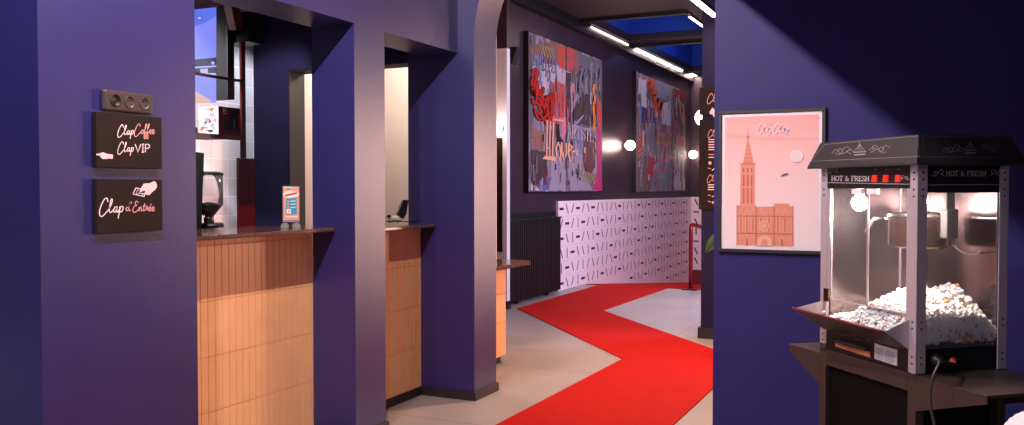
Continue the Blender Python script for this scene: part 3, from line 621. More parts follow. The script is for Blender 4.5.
G = [[(532.5, 76), (531, 84), (533, 96), (531.5, 88), (535, 80), (534.5, 73), (532, 74)], [(534, 88), (536, 80), (537.5, 92), (539, 96)], [(537, 86), (536, 94), (539.5, 90), (541, 100)], [(541, 88), (542.5, 88.5), (541.8, 93), (540.6, 91)], [(543, 95), (541.6, 102), (545, 112)], [(546.5, 95), (546, 100), (544, 116), (549, 96), (551, 104), (550.4, 114)], [(532, 102), (537, 104), (540, 110), (538, 114)], [(537, 112), (541, 116), (543, 121)], [(547, 106), (548, 118), (549, 125)], [(543, 108), (545.4, 104), (547, 112), (543.6, 119)]]
G += [[(531.5, 90), (535, 86), (536, 98), (533, 104), (532, 98)], [(538, 98), (540, 104), (538.5, 110)], [(541, 100), (545, 100), (544, 108)], [(549, 96), (552, 94), (552.6, 102), (550, 106)], [(534, 108), (536, 116), (540, 120)], [(544, 116), (546, 124), (550, 118), (552, 112)], [(531, 72), (536, 70), (536, 78), (533, 82)]]
for g in G: d.ribbon(crv(g), 3.1, 7)
for g in G: d.ribbon(crv(g), 1.9, 6)
for a, c in (((546.5, 120), (545.6, 158)), ((549.5, 121), (548.6, 158)), ((552.6, 122), (551.6, 156))): d.ribbon([a, c], 1.4, 8)
d.ribbon([(553, 119.5), (563, 121)], 1.6, 8); d.poly([(541.5, 159), (544, 155.6), (556, 157), (554, 161)], 8)
for pts in ([(558, 142), (555.2, 147), (555.8, 155), (558.5, 160), (560, 154), (558.6, 144)], [(561, 142), (561, 152), (563, 161), (565.6, 153), (565.4, 143)], [(568, 143), (567.6, 154), (569.6, 162.5), (572, 157)], [(568, 144), (571.5, 147), (568.4, 151)], [(571, 152), (575.5, 150.5)]): d.ribbon(pts, 1.7, 8)
d.disc(576, 154, 1.3, 8); d.disc(547, 148, .9, 8)
d.poly([(572, 125), (582.5, 114.6), (583, 116), (577, 124)], 13); d.disc(574.6, 122, 1.5, 5)
write(d, 'ARTISTE', 566.6, 137.6, 12.4, .8, 9, SERIF, sx=.345, slope=.16, smooth=False)
d.ribbon(crv([(593.4, 84), (593, 92), (594, 98), (592.8, 108), (593.6, 118), (592.8, 130)]), 2.4, 10); d.ribbon(crv([(594.6, 90), (592.8, 100), (594.6, 110), (592.6, 124)]), .5, 7)
for k in range(9): x = 568 + random.uniform(0, 12); y = 168 + random.uniform(0, 14); d.ribbon([(x, y), (x + random.uniform(-1.5, 1.5), y + 3)], .7, 7)
for k in range(10): x = 531 + random.uniform(0, 66); y = 140 + random.uniform(0, 25); d.ribbon([(x, y), (x, y + random.uniform(8, 24))], .3, 9)
d.build('paintwork', mats, t1)
t2, d = canvas('second and farther graffiti painting, with orange and purple lettering over grey', [(636.6, 73), (686, 90.6), (686, 191.5), (636.6, 191.5)], 'canvas2')
mats = [pm('o2', 240, 80, 20, .15), pm('p2', 112, 30, 124, .15), pm('b2', 86, 140, 205), pm('r2', 205, 84, 66), pm('m2', 214, 52, 84), pm('slate2', 140, 138, 146), pm('pale2', 208, 194, 202, .15), pm('crim2', 176, 34, 56), pm('peach2', 205, 142, 114, .2, 6), pm('rose2', 240, 96, 138, .15), pm('sage2', 140, 164, 150), pm('tan2', 196, 160, 130), pm('dark2', 122, 98, 102)]
blob([(638, 78), (646, 80), (647, 108), (638, 106)], 6, .7); blob([(655, 82), (672, 86), (671, 102), (657, 98)], 5); blob([(664, 103), (671, 102), (671, 126), (662, 124), (660, 110)], 6); blob([(673, 88), (685.5, 92), (685.5, 128), (680, 118), (673, 112)], 7)
blob([(673, 96), (680, 100), (680, 122), (673, 118)], 12); blob([(637.4, 125), (643, 126), (642.5, 160), (637.4, 160)], 3, .4); blob([(637.5, 156), (650, 156), (652, 178), (650, 191), (637.5, 191)], 12); blob([(648, 157), (658, 158), (658, 168), (654, 176), (649, 180), (646, 172)], 4, .5)
blob([(657, 132.6), (671, 133), (671, 145), (657, 144.5)], 8, .4); blob([(673.5, 135), (685, 137), (684.6, 150), (673.5, 149)], 8, .5); blob([(655, 162), (672, 162), (672, 190.5), (652, 190.5), (652, 178)], 5, .7); blob([(674, 150), (684, 156), (684.5, 190), (674, 190)], 6, .8); blob([(658, 171.5), (666, 173), (666, 180), (658, 179)], 10, .5)
blob([(639, 93), (641.4, 93), (641.2, 134), (638.6, 134)], 2, .3); blob([(672, 118), (676, 120), (676, 132), (672, 130)], 4, .4); blob([(643, 130), (655, 128), (656, 150), (644, 152)], 5, .8)
smudges(120, 637.5, 685, (74, 90), 190.5, (5, 12, 6, 6, 11, 3, 8, 12, 7))
d.ribbon([(672.3, 86), (672.3, 191)], .5, 12)
for g in ([(649, 78), (648.5, 85), (651, 82), (652.4, 88)], [(652, 79), (651, 92), (655, 84)], [(651, 92), (654, 96), (652.5, 100), (656.5, 90)], [(654, 96), (655, 106), (658, 98), (656.4, 108)], [(656, 104), (659, 110), (661.6, 102), (660, 114)], [(658, 110), (660.5, 118)], [(653.5, 100), (657, 105)]): d.ribbon(crv(g), 2.6, 0)
for x0 in (644, 651.5):
    d.ribbon(crv([(x0 + 1.2, 108), (x0 - .4, 111), (x0 - 1.4, 121), (x0 + 1, 122)]), 1.1, 1); d.ribbon(crv([(x0 + 2.4, 108.5), (x0 + 1.6, 120)]), 1, 1); d.ribbon(crv([(x0 + 3.8, 118), (x0 + 2.4, 121), (x0 + 4.6, 123.5)]), 1, 1)
for g in ([(660, 171), (662, 150), (664, 146), (667, 150), (664, 171)], [(659, 162), (673, 158), (673, 162)], [(655, 162), (656, 171), (664, 171)]): d.ribbon(crv(g), 1.5, 9)
for g in ([(653, 171), (654.4, 164), (655, 168), (657, 163), (657.5, 171)], ): d.ribbon(g, 1, 6)
for g in ([(674, 105), (680, 102), (684, 112)], [(676, 98), (676, 116)], [(679, 100), (681, 120)], [(683, 104), (684, 126)], [(681.6, 163), (682, 190)]): d.ribbon(crv(g), 1, 11)
for k in range(9): x = 660 + random.uniform(-2, 10); d.ribbon(crv([(x, 134 + random.uniform(0, 4)), (x + 1, 139), (x - .5, 142)]), .5, 3)
for k in range(8): y = 150 + 5 * k; d.ribbon([(646 - k * .8, y - 6), (638 + k * .4, y + 2)], .45, 6)
d.build('paintwork', mats, t2)
# globe lamps
def globe(label, p, r, n, watts):
    t = thing('wall_lamp', label, 'lamp', p + V(n) * -.0, 'white globe wall lamps')
    q = p + V(n) * (r + .03)
    s = MB(); s.lathe(p + V(n) * .002, [(.05, 0), (.05, .012), (.03, .03), (.0, .03)], 20, 0, n); s.build('wall_plate', 'wood', t)
    s = MB(); rows = [(max(r * math.sin(a), 1e-3), -r * math.cos(a)) for a in [math.pi * k / 14 for k in range(15)]]; s.lathe(q, rows, 24); s.build('globe', 'globe', t)
    l = bpy.data.lights.new('lamp_light', 'POINT'); l.energy = watts; l.color = (1, .72, .6); l.shadow_soft_size = r; lo = bpy.data.objects.new('lamp_light', l); C.objects.link(lo); lo.location = q + V(n) * (r * 1.6)
PA = Plane((XA + .002, 0, 0), (1, 0, 0))
globe('globe lamp glowing on the dark wall between the two paintings', PA.at(623.5, 145.5), .082, (1, 0, 0), 14)
globe('small globe lamp just right of the second painting', V((XA + .002, 17.77, 2.06)), .085, (1, 0, 0), 12)
globe('globe lamp on the white return wall above a black board', V((-4.375, 8.898, 2.035)), .075, (0, -1, 0), 5)
t = thing('pendant_lamp', 'largest globe lamp, hanging half hidden behind the edge of the menu wall', 'lamp', (-2.33, 9.96, 2.17))
gp = V((-2.325, 9.96, 2.165)); s = MB(); r = .098; s.lathe(gp, [(max(r * math.sin(a), 1e-3), -r * math.cos(a)) for a in [math.pi * k / 14 for k in range(15)]], 28); s.build('globe', 'globe', t)
s = MB(); s.tube([gp + V((0, 0, r)), V((gp.x, gp.y, ZC - .02))], .006); s.build('cord', 'black', t)
s = MB(); s.lathe((gp.x, gp.y, ZC - .022), [(.05, 0), (.05, .021), (0, .021)], 20); s.build('ceiling_rose', 'black', t)
light_later = gp
s = MB(); P8 = Plane((0, 8.9, 0), (0, -1, 0)); a, c = P8.at(497, 138), P8.at(502.6, 252); s.box(XA + .001, c.x, 8.886, 8.899, c.z, a.z); tag(s.build('notice_board', 'sign', None, .002), 'narrow black board hung under the globe lamp on the white return wall', 'board')
t = thing('wall_speaker', 'small black speaker high on the dark wall left of the first painting', 'speaker', (XA, 9.5, 2.9))
s = MB(); s.prism([(XA + .03, 9.22, 3.0), (XA + .17, 9.22, 3.0), (XA + .1, 9.22, 2.8), (XA + .03, 9.22, 2.82)], (0, .14, 0)); s.build('cabinet', 'matte_black', t, .01)
s = MB(); s.box(XA + .001, XA + .04, 9.26, 9.32, 2.86, 2.94); s.build('bracket', 'black', t)
# linear lights
def strip(label, x0, x1, y0, y1, z, watts, name='linear_light'):
    global STRIP
    t = STRIP = thing(name, label, 'light', ((x0 + x1) / 2, (y0 + y1) / 2, z), 'linear ceiling lights')
    s = MB(); s.box(x0, x1, y0, y1, z - .03, z); s.build('housing', 'black', t)
    s = MB(); s.box(x0 + .005, x1 - .005, y0 + .01, y1 - .01, z - .036, z - .0305); s.build('diffuser', 'led', t)
    l = bpy.data.lights.new('strip_light', 'AREA'); l.shape = 'RECTANGLE'; l.size = x1 - x0; l.size_y = y1 - y0; l.energy = watts; l.color = (1, .74, .68)
    lo = bpy.data.objects.new('strip_light', l); C.objects.link(lo); lo.location = ((x0 + x1) / 2, (y0 + y1) / 2, z - .045)
strip('linear light along the near skylight, closest to the first painting', -4.42, -4.378, 11.85, 13.6, ZC - .0, 18)
strip('longest linear light, along the far skylight above the second painting', -4.41, -4.368, 13.98, 17.0, ZC - .0, 75)
strip('short linear light beyond the far skylight in the corner', -4.38, -4.31, 17.5, 17.9, ZC - .0, 5)
strip('short linear light on the right side of the near skylight', -2.965, -2.92, 11.75, 12.72, ZC - .0, 16)
strip('suspended linear light nearest the arch, cut by the top of the picture', -1.74, -1.675, 6.75, 7.75, 2.89, 8)
for y in (6.95, 7.6): s = MB(); s.tube([(-1.7, y, 2.889), (-1.7, y, ZC - .001)], .003, 6); s.build('suspension_wire', 'black', STRIP)
# menu boards
PM = Plane((0, 7.9, 0), (0, -1, 0))
t = thing('menu_board', 'upper brown board with Clap lettering and a small hand, behind the poster wall', 'sign', (-1.7, 7.9, 2.1), 'brown menu boards on the far blue wall')
s = MB(); s.box(-1.885, -1.35, 7.9, 7.919, 2.02, 2.268); s.build('board', 'sign', t, .002)
d = decal(PM); write(d, 'Clap', 706.6, 101.6, 3.4, .55, 0, sx=.9); d.poly([(709.5, 112), (711, 110), (712.4, 107.4), (714, 109.4), (717, 109), (719, 113), (715.4, 115.6), (714, 117.5), (712.6, 114.6), (709.8, 114)], 1); d.build('lettering', ['ink_pink', 'ink_pale'], t)
t = thing('menu_board', 'tall brown price board with two script headings, behind the poster wall', 'sign', (-1.7, 7.9, 1.6), 'brown menu boards on the far blue wall')
s = MB(); s.box(-1.885, -1.35, 7.9, 7.919, 1.17, 1.98); s.build('board', 'sign', t, .002)
d = decal(PM); write(d, 'Clap', 707.4, 136, 2.7, .5, 0, sx=.9); write(d, 'Clap', 706.6, 181, 2.7, .5, 0, sx=.9)
for y in (139.5, 142, 144.6, 147.2, 149.6): d.ribbon([(708.5, y), (723, y)], 1.0, 1)
for y, m in ((154.5, 0), (157.4, 1)): d.ribbon([(708.5, y), (723, y)], .8, m)
for y in (184.8, 187.2, 189.6): d.ribbon([(708, y), (723, y)], 1.0, 1)
d.disc(710, 163, 1.7, 0); d.ribbon([(708, 168), (711, 168.6)], .7, 0); d.ribbon([(712, 170.4), (715.5, 167.6)], .9, 1); d.ribbon([(708, 195), (711, 195.6)], .7, 0); d.ribbon([(712, 197), (715, 195)], .8, 1); d.disc(713, 202.5, 1.2, 0); d.ribbon([(708, 201), (710.5, 202)], .7, 0)
d.build('lettering', ['ink_pink', 'ink_pale'], t)
# plant behind the poster wall
t = thing('potted_plant', 'potted plant with one dark green leaf showing past the poster wall edge', 'plant', (-1.25, 7.3, 0))
s = MB(); s.lathe((-1.3, 7.3, .001), [(.12, 0), (.16, .3), (.17, .32), (.15, .32), (.14, .28), (0, .28)], 24); s.build('pot', 'white', t)
s = MB(); s.tube([(-1.3, 7.3, .28), (-1.31, 7.3, .6), (-1.34, 7.31, .8)], [.02, .015, .01]); s.build('stem', 'leaf', t)
def leaf(b0, tip, w):
    b0, tip = V(b0), V(tip); ax = tip - b0; sd = ax.cross(V((0, 1, .2))).normalized(); rows = []
    for k in range(9):
        q = k / 8; ww = w * math.sin(math.pi * min(1, q * .93 + .04)) ** .8; c = b0 + ax * q - V((0, 0, 1)) * (q * q * .03)
        rows.append([c - sd * ww, c + V((0, -.012, 0)), c + sd * ww])
    s = MB(); s.grid(rows); o = s.build('leaf', 'leaf', t); mo = o.modifiers.new('thick', 'SOLIDIFY'); mo.thickness = .002
PLF = Plane((0, 7.25, 0), (0, -1, 0)); leaf(PLF.at(722, 231), PLF.at(705.5, 249), .042); leaf((-1.34, 7.31, .8), (-1.45, 7.25, 1.0), .04); leaf((-1.33, 7.3, .75), (-1.1, 7.2, .98), .05); leaf((-1.33, 7.3, .7), (-1.05, 7.4, .85), .05); leaf((-1.33, 7.3, .78), (-1.28, 7.2, 1.1), .045)

# ================================================================== POSTER
t = thing('framed_poster', 'black framed pink poster of a cathedral under a pale moon', 'poster', (-.74, 4.7, 1.4))
PP = Plane((0, 4.676, 0), (0, -1, 0))
x0, x1, z0, z1 = -1.014, -.476, 1.02, 1.764; w = .018
s = MB(); s.box(x0, x1, 4.674, 4.699, z1 - w, z1); s.box(x0, x1, 4.674, 4.699, z0, z0 + w); s.box(x0, x0 + w, 4.674, 4.699, z0 + w, z1 - w); s.box(x1 - w, x1, 4.674, 4.699, z0 + w, z1 - w); s.build('frame', 'skirting', t, .002)
s = MB(); s.box(x0 + w, x1 - w, 4.684, 4.699, z0 + w, z1 - w); M['mount'] = flat('poster_margin', 248, 232, 240, rough=.5); s.build('mount', 'mount', t)
# the printed sheet: its sky is printed in a pink gradation
pg = mat('poster_sky', col(240, 160, 150), rough=.5); nt = pg.node_tree; bs = nt.nodes['Principled BSDF']; tc = nt.nodes.new('ShaderNodeTexCoord'); sp = nt.nodes.new('ShaderNodeSeparateXYZ'); mr = nt.nodes.new('ShaderNodeMapRange'); rp = nt.nodes.new('ShaderNodeValToRGB')
nt.links.new(tc.outputs['Generated'], sp.inputs[0]); nt.links.new(sp.outputs['Z'], rp.inputs['Fac'])
rp.color_ramp.elements[0].color = col(255, 236, 234); rp.color_ramp.elements[1].color = col(248, 176, 168); e = rp.color_ramp.elements.new(.45); e.color = col(255, 216, 212); nt.links.new(rp.outputs['Color'], bs.inputs['Base Color']); M['poster_sky'] = pg
mg = .016
s = MB(); s.face([(x0 + w + mg, 4.6835, z0 + w + mg), (x1 - w - mg, 4.6835, z0 + w + mg), (x1 - w - mg, 4.6835, z1 - w - mg), (x0 + w + mg, 4.6835, z1 - w - mg)]); s.build('printed_sky', 'poster_sky', t)
PPp = Plane((0, 4.683, 0), (0, -1, 0)); d = decal(PPp, .0)
mats = ['ink_white', flat('cath_mid', 236, 150, 122), flat('cath_dark', 196, 100, 84), flat('cath_light', 246, 184, 160), 'moon', flat('bird', 110, 90, 90), flat('cloud', 246, 178, 168)]
d.poly([(727, 119), (750, 121), (776, 124), (776, 125.4), (750, 124), (727, 123)], 6); d.poly([(727, 133), (760, 137), (818, 138.5), (818, 140), (760, 140), (727, 138)], 6); d.poly([(790, 116), (820, 117), (820, 119.4), (800, 118.5)], 6)
d.poly([(736.5, 205.5), (755.8, 205), (756.5, 207), (774, 206.4), (774.2, 203.6), (789, 203.6), (789.4, 206), (793.2, 206), (792.6, 246.6), (737, 245)], 1)
d.poly([(740.6, 164.4), (755.2, 164.4), (754.8, 205), (740.2, 205)], 1)
d.poly([(748, 130), (749, 140), (751, 150), (753.6, 164.2), (743, 164.2), (745.6, 150), (747.2, 140)], 1); d.ribbon([(748, 128), (748, 140)], .5, 2); d.ribbon([(746.5, 137), (749.6, 137)], .9, 2); d.ribbon([(740, 164), (755.6, 164)], .9, 2)
for k in range(5): y = 146 + 4 * k; h_ = .8 + k * .9; d.ribbon([(748 - h_ - 1, y), (748 + h_ + 1, y)], .45, 2)
for x in (743.8, 747.8, 751.8):
    d.ribbon([(x, 168), (x, 172)], 1.3, 2); d.ribbon([(x, 175), (x, 186)], 1.5, 2); d.ribbon([(x, 188), (x, 203)], 1.2, 2)
for x in (741, 745.7, 749.9, 754.4): d.ribbon([(x, 165), (x, 204.5)], .35, 3)
for x in (741, 747, 753, 761, 769, 778, 785): d.ribbon([(x - 2.4, 215), (x, 208), (x + 2.4, 215)], .7, 3); d.ribbon([(x - 1.6, 216), (x - 1.6, 232)], .6, 3); d.ribbon([(x + 1.6, 216), (x + 1.6, 232)], .6, 3); d.ribbon([(x, 218), (x, 231)], .6, 2)
d.ribbon([(736.8, 216), (792.8, 216.6)], .5, 2); d.ribbon([(736.8, 233), (792.8, 234)], .6, 2); d.disc(764.4, 226, 5.2, 3, 5.6); d.disc(764.4, 226, 4.2, 1, 4.6)
for k in range(8): a = math.pi * k / 8; d.ribbon([(764.4 - 4 * math.cos(a), 226 - 4.4 * math.sin(a)), (764.4 + 4 * math.cos(a), 226 + 4.4 * math.sin(a))], .35, 3)
d.poly([(757, 246), (757.4, 240), (760, 236.6), (764.5, 235.4), (769, 236.6), (771.6, 240), (772, 246.2)], 3); d.poly([(761, 246), (761.4, 241), (764.5, 238.4), (767.6, 241), (768, 246)], 1)
for x in (747, 782): d.ribbon([(x - 2, 246), (x - 2, 240), (x, 236), (x + 2, 240), (x + 2, 246)], .6, 3); d.ribbon([(x, 239), (x, 246)], 1.1, 2)
for x in (736.9, 756, 774, 793): d.ribbon([(x, 206), (x, 246)], .5, 2)
d.disc(796.6, 156.2, 6.6, 4, 6.4); d.poly([(780, 176.6), (784, 173.6), (787, 173.2), (789, 174), (786, 175.4), (783, 176)], 5); d.disc(785, 172.6, 1.4, 4, .9)
d.off += .0005
write(d, 'ClapClap', 756.8, 132.2, 3.5, .95, 0, sx=.9, slope=-.03)
d.build('artwork', mats, t)

# ================================================================== POPCORN MACHINE
A0 = V((-.032, 2.863, 0)); DL = V((-.652, .758, 0)); DR = V((.758, .652, 0)); LL, WW = .475, .33
def K(a, b, z): return A0 + DL * a + DR * b + V((0, 0, z))
def kbox(s, a0, a1, b0, b1, z0, z1, m=0): return s.obox(K(a0, b0, z0), DL * (a1 - a0), DR * (b1 - b0), V((0, 0, z1 - z0)), m)
ZB, ZT = .82, 1.43
cart = thing('popcorn_cart', 'dark metal cart with fold-out side shelves under the popcorn machine', 'cart', K(LL / 2, WW / 2, 0))
s = MB(); kbox(s, .03, LL - .03, .015, WW - .015, .12, .785); s.build('body_panel', 'cart_panel', cart)
for a, b_ in ((0, 0), (LL - .035, 0), (0, WW - .03), (LL - .035, WW - .03)): s = MB(); kbox(s, a, a + .035, b_, b_ + .03, .08, .82 if a > .1 and b_ == 0 else .79); s.build('corner_post', 'cart', cart, .002)
s = MB(); kbox(s, .035, LL - .035, .0, .012, .745, .79); s.build('front_rail', 'cart', cart, .001)
s = MB(); kbox(s, .0, LL, .0, WW, .79, .8); s.build('top_plate', 'cart', cart)
for sgn, nm in ((-1, 0), (1, 1)):
    aa = 0 if sgn < 0 else LL; ln = .27 if sgn < 0 else .19; zz = .79 if sgn < 0 else .772
    s = MB(); kbox(s, *sorted((aa, aa + sgn * ln)), .0, WW, zz, zz + .008); sh = s.build('side_shelf', 'cart', cart, .001)
    for bb in (0, WW - .006):
        s = MB(); s.prism([K(aa, bb, zz), K(aa + sgn * ln, bb, zz), K(aa + sgn * ln, bb, zz - .015), K(aa + sgn * .03, bb, zz - .09), K(aa, bb, zz - .1)], DR * .006); s.build('shelf_bracket', 'cart', sh)
for a, b_ in ((.03, .04), (LL - .03, .04), (.03, WW - .04), (LL - .03, WW - .04)): s = MB(); s.lathe(K(a, b_, .04) - DR * .012, [(.0, 0), (.04, 0), (.04, .024), (0, .024)], 20, 0, DR); s.build('wheel', 'matte_black', cart)
mc = thing('popcorn_machine', 'countertop popcorn machine with glass sides, black HOT & FRESH header and roof', 'popcorn machine', K(LL / 2, WW / 2, .8))
# base
s = MB(); kbox(s, .012, LL - .012, .004, WW - .004, .801, .872); base = s.build('base', 'black', mc, .002)
s = MB(); kbox(s, .012, LL - .012, .012, WW - .012, .872, .880); s.build('floor_pan', 'steel', base)
# corner profiles
pw = .034
for a, b_ in ((0, 0), (LL - pw, 0), (0, WW - pw), (LL - pw, WW - pw)):
    s = MB()
    oa = 0 if a == 0 else a + pw - .004; ob = 0 if b_ == 0 else b_ + pw - .004
    kbox(s, a, a + pw, ob, ob + .004, .801, 1.43); kbox(s, oa, oa + .004, b_, b_ + pw, .801, 1.43)
    kbox(s, a + (.004 if a == 0 else pw - .016), a + (.016 if a == 0 else pw - .004), b_ + (.004 if b_ == 0 else pw - .016), b_ + (.016 if b_ == 0 else pw - .004), .88, 1.43)
    p = s.build('corner_profile', 'alu', mc, .001)
    n1 = -DR if b_ == 0 else DR; n2 = -DL if a == 0 else DL
    for z in (.83, .85, .935, .955, 1.33, 1.35, 1.38, 1.40):
        for cpos, nn_ in ((K(a + pw / 2, 0 if b_ == 0 else WW, z), n1), (K(0 if a == 0 else LL, b_ + pw / 2, z), n2)):
            if (nn_ == n1 and b_ > 0) or (nn_ == n2 and a > 0): continue
            s = MB(); s.lathe(cpos, [(.0035, 0), (.003, .0018), (0, .0022)], 10, 0, nn_); s.build('screw', 'chrome', p)
# rear metal panels (back and far side)
s = MB(); kbox(s, LL - .012, LL - .008, pw, WW - pw + .02, .88, 1.43); s.build('side_panel', 'steel', mc)
s = MB(); kbox(s, pw, LL - pw + .02, WW - .012, WW - .008, .88, 1.43); s.build('rear_panel', 'steel', mc)
# header boxes
s = MB(); kbox(s, .034, LL - .034, .002, .03, 1.353, 1.43); hd = s.build('header_panel', 'black', mc, .001)
s = MB(); kbox(s, .002, .03, .034, WW - .034, 1.34, 1.43); s.build('header_panel', 'black', mc, .001)
PL = Plane(K(0, .0015, 0), -DR); PRr = Plane(K(.0015, 0, 0), -DL)
d = decal(PL, .0005); write(d, 'HOT & FRESH', 831.6, 180.6, 4.6, .8, 0, SERIF, sx=.86, slope=.012, smooth=False)
def scroll(d, x, y, s_, m, w, fl=1):
    d.ribbon(crv([(x - 4 * s_ * fl, y + 1.4 * s_), (x - 2 * s_ * fl, y + 2 * s_), (x - .2 * s_ * fl, y + .6 * s_), (x - 1 * s_ * fl, y - 1 * s_), (x - 2.4 * s_ * fl, y - .4 * s_), (x - 1.8 * s_ * fl, y + .7 * s_)]), w, m)
    d.ribbon(crv([(x, y), (x + 1.4 * s_ * fl, y - 1.8 * s_), (x + 3.2 * s_ * fl, y - 1.6 * s_), (x + 3.2 * s_ * fl, y), (x + 1.8 * s_ * fl, y + .4 * s_), (x + 4.4 * s_ * fl, y + 1.8 * s_)]), w, m)
scroll(d, 833, 170.5, 1.3, 0, .4); scroll(d, 905.5, 177.5, 1.0, 0, .4, -1); d.ribbon([(828, 182.6), (910, 184.2)], .4, 0)
for x in (876, 887, 899): d.ribbon([(x - 1.6, 169.4), (x + 1.8, 169.5)], .5, 0)
d.build('lettering', 'panel_ink', hd)
for x in (875.4, 886.6, 898.8):
    s = MB(); q = [PL.at(*p) for p in [(x - 1.9, 175), (x + 2.1, 174.9), (x + 1.9, 182), (x - 2.6, 182)]]; s.prism(q, -DR * .006); s.build('rocker_switch', 'switch', hd, .001)
d = decal(PRr, .0005); M['panel_ink2'] = flat('panel_ink_shaded', 165, 145, 145); write(d, 'HOT & FRESH', 946, 176, 4.8, .7, 0, SERIF, sx=.86, smooth=False); scroll(d, 937.5, 173, 1.5, 0, .6); scroll(d, 996, 173, 1.5, 0, .6, -1); d.ribbon([(929, 185), (1002, 184.5)], .4, 0)  # side copy of the header ink, shade of this face put into its colour
d.build('side_lettering', 'panel_ink2', mc)
# roof
def rc(o, z): return [K(-o, -o, z), K(LL + o, -o, z), K(LL + o, WW + o, z), K(-o, WW + o, z)]
s = MB(); lo_, hi_ = rc(.033, 1.428), rc(.002, 1.512)
s.face(lo_); s.face(hi_[::-1])
for k in range(4): l = (k + 1) % 4; s.face([lo_[k], lo_[l], hi_[l], hi_[k]])
for k in range(4): l = (k + 1) % 4; e0, e1 = rc(.033, 1.422)[k], rc(.033, 1.422)[l]; s.face([e0, e1, lo_[l], lo_[k]])
s.face(rc(.033, 1.422)[::-1])
rf = s.build('roof', 'roof', mc, .002)
def roofplane(k):
    l = (k + 1) % 4; n = (lo_[l] - lo_[k]).cross(hi_[k] - lo_[k]); c = sum(lo_, V()) / 4; n = n if n.dot(lo_[k] - c) > 0 else -n; return Plane(lo_[k], n)
def marquee(d, x, y, w, m, k=1.0):
    scroll(d, x - 17 * k, y, 1.9 * k, m, w); scroll(d, x + 19 * k, y - 1.4, 1.9 * k, m, w, -1)
    d.ribbon(crv([(x - 28 * k, y + 3), (x - 24 * k, y - 1), (x - 20 * k, y + 3), (x - 14 * k, y + 2), (x - 9 * k, y - 1), (x - 6 * k, y + 2)]), w, m)
    d.ribbon(crv([(x + 30 * k, y - 3), (x + 25 * k, y - 5), (x + 22 * k, y + 1), (x + 14 * k, y - 3), (x + 9 * k, y)]), w, m)
    for j in range(5): d.ribbon([(x, y - 6.5 * k), (x - 6 * k + 3 * k * j, y + 1.5 * k)], w, m)
    d.ribbon([(x - 6.5 * k, y + 1.8 * k), (x + 6.5 * k, y + 1.2 * k)], w * 2, m); d.ribbon([(x - 5.5 * k, y + 4.4 * k), (x + 5.5 * k, y + 3.8 * k)], w * 3, m); d.ribbon([(x, y - 8.4 * k), (x, y - 6 * k)], w, m)
d = decal(roofplane(0)); marquee(d, 860, 150.6, .45, 0); d.ribbon([(811, 161.4), (825, 144.6), (919, 136), (919.4, 156.6), (811, 161.4)], .35, 0); d.build('roof_ornament', 'roof_ink', rf)
M['roof_ink2'] = flat('roof_ornament_shaded', 120, 108, 112); d = decal(roofplane(3)); marquee(d, 970, 149, .5, 0); d.ribbon([(923, 136), (1010, 138.4), (1019, 157.6), (923, 157), (923, 136)], .35, 0); d.build('roof_ornament', 'roof_ink2', rf)  # same ornament ink darkened by hand for the shaded roof side
# panes and door frames
s = MB(); kbox(s, pw, .235, .008, .011, .975, 1.353); s.build('door_pane', 'pane', mc)
s = MB(); kbox(s, .235, LL - pw, .006, .009, .975, 1.353); s.build('door_pane', 'pane', mc)
s = MB(); kbox(s, .008, .011, pw, WW - pw, .872, 1.34); s.build('side_pane', 'pane', mc)
s = MB(); kbox(s, pw - .004, LL - pw, .005, .012, .972, .975); kbox(s, .2335, .2365, .005, .012, .975, 1.353); kbox(s, .034, .048, .002, .012, .90, 1.353); kbox(s, LL - .05, LL - .034, .002, .012, .97, 1.353); s.build('door_frame', 'alu', mc)
for z0_, z1_ in ((.965, 1.01), ): s = MB(); kbox(s, LL - .052, LL - .026, -.006, .004, z0_, z1_); s.build('hinge', 'chrome', mc, .002)
s = MB(); kbox(s, .25, .30, -.006, .004, 1.335, 1.352); kbox(s, .175, .225, -.006, .004, 1.335, 1.352); s.build('door_latch', 'white', mc)
# kettle
kc = K(.18, .16, 0)
s = MB(); s.lathe(kc + V((0, 0, 1.165)), [(.0, 0), (.095, 0), (.103, .012), (.104, .09), (.108, .094), (.10, .094), (.098, .015), (0, .01)], 40); kt = s.build('kettle', 'chrome', mc)
s = MB(); s.lathe(kc + V((0, 0, 1.262)), [(.1, 0), (.098, .012), (.02, .02), (.012, .04), (0, .04)], 32); s.build('kettle_lid', 'steel', kt)
s = MB(); q = K(.07, .16, 1.16); s.obox(K(.055, .15, 1.23), DR * .034, DL * .01, V((0, 0, .2))); s.obox(K(.05, .148, 1.20), DR * .044, DL * .03, V((0, 0, .09))); s.build('hanger_bracket', 'matte_black', mc, .004)
s = MB(); s.tube([kc + V((0, 0, 1.28)), kc + V((0, 0, 1.43))], .006); s.build('stirrer_shaft', 'steel', mc)
PHd = Plane(K(0, .1, 0), -DR); s = MB(); s.tube([PHd.at(884, 218.5), PHd.at(875, 219), PHd.at(873, 222), PHd.at(867.5, 233)], [.005, .008, .009, .011], 10); s.build('kettle_handle', 'matte_black', kt)
s = MB(); PCb = Plane(K(.1, 0, 0), -DL); pts = [PCb.at(*p) for p in ((948, 232), (952, 241), (957, 248), (965, 252.6), (976, 253.4), (985, 249.6), (990, 244))]
cu = []
for i in range(len(pts) - 1):
    for k in range(6):
        tt = k / 6; a = pts[max(i - 1, 0)]; b_ = pts[i]; c = pts[i + 1]; e = pts[min(i + 2, len(pts) - 1)]
        cu.append(.5 * (2 * b_ + (c - a) * tt + (2 * a - 5 * b_ + 4 * c - e) * tt * tt + (3 * b_ - a - 3 * c + e) * tt ** 3))
s.tube(cu, .0035, 8); s.build('heater_cable', 'white_cable', mc)
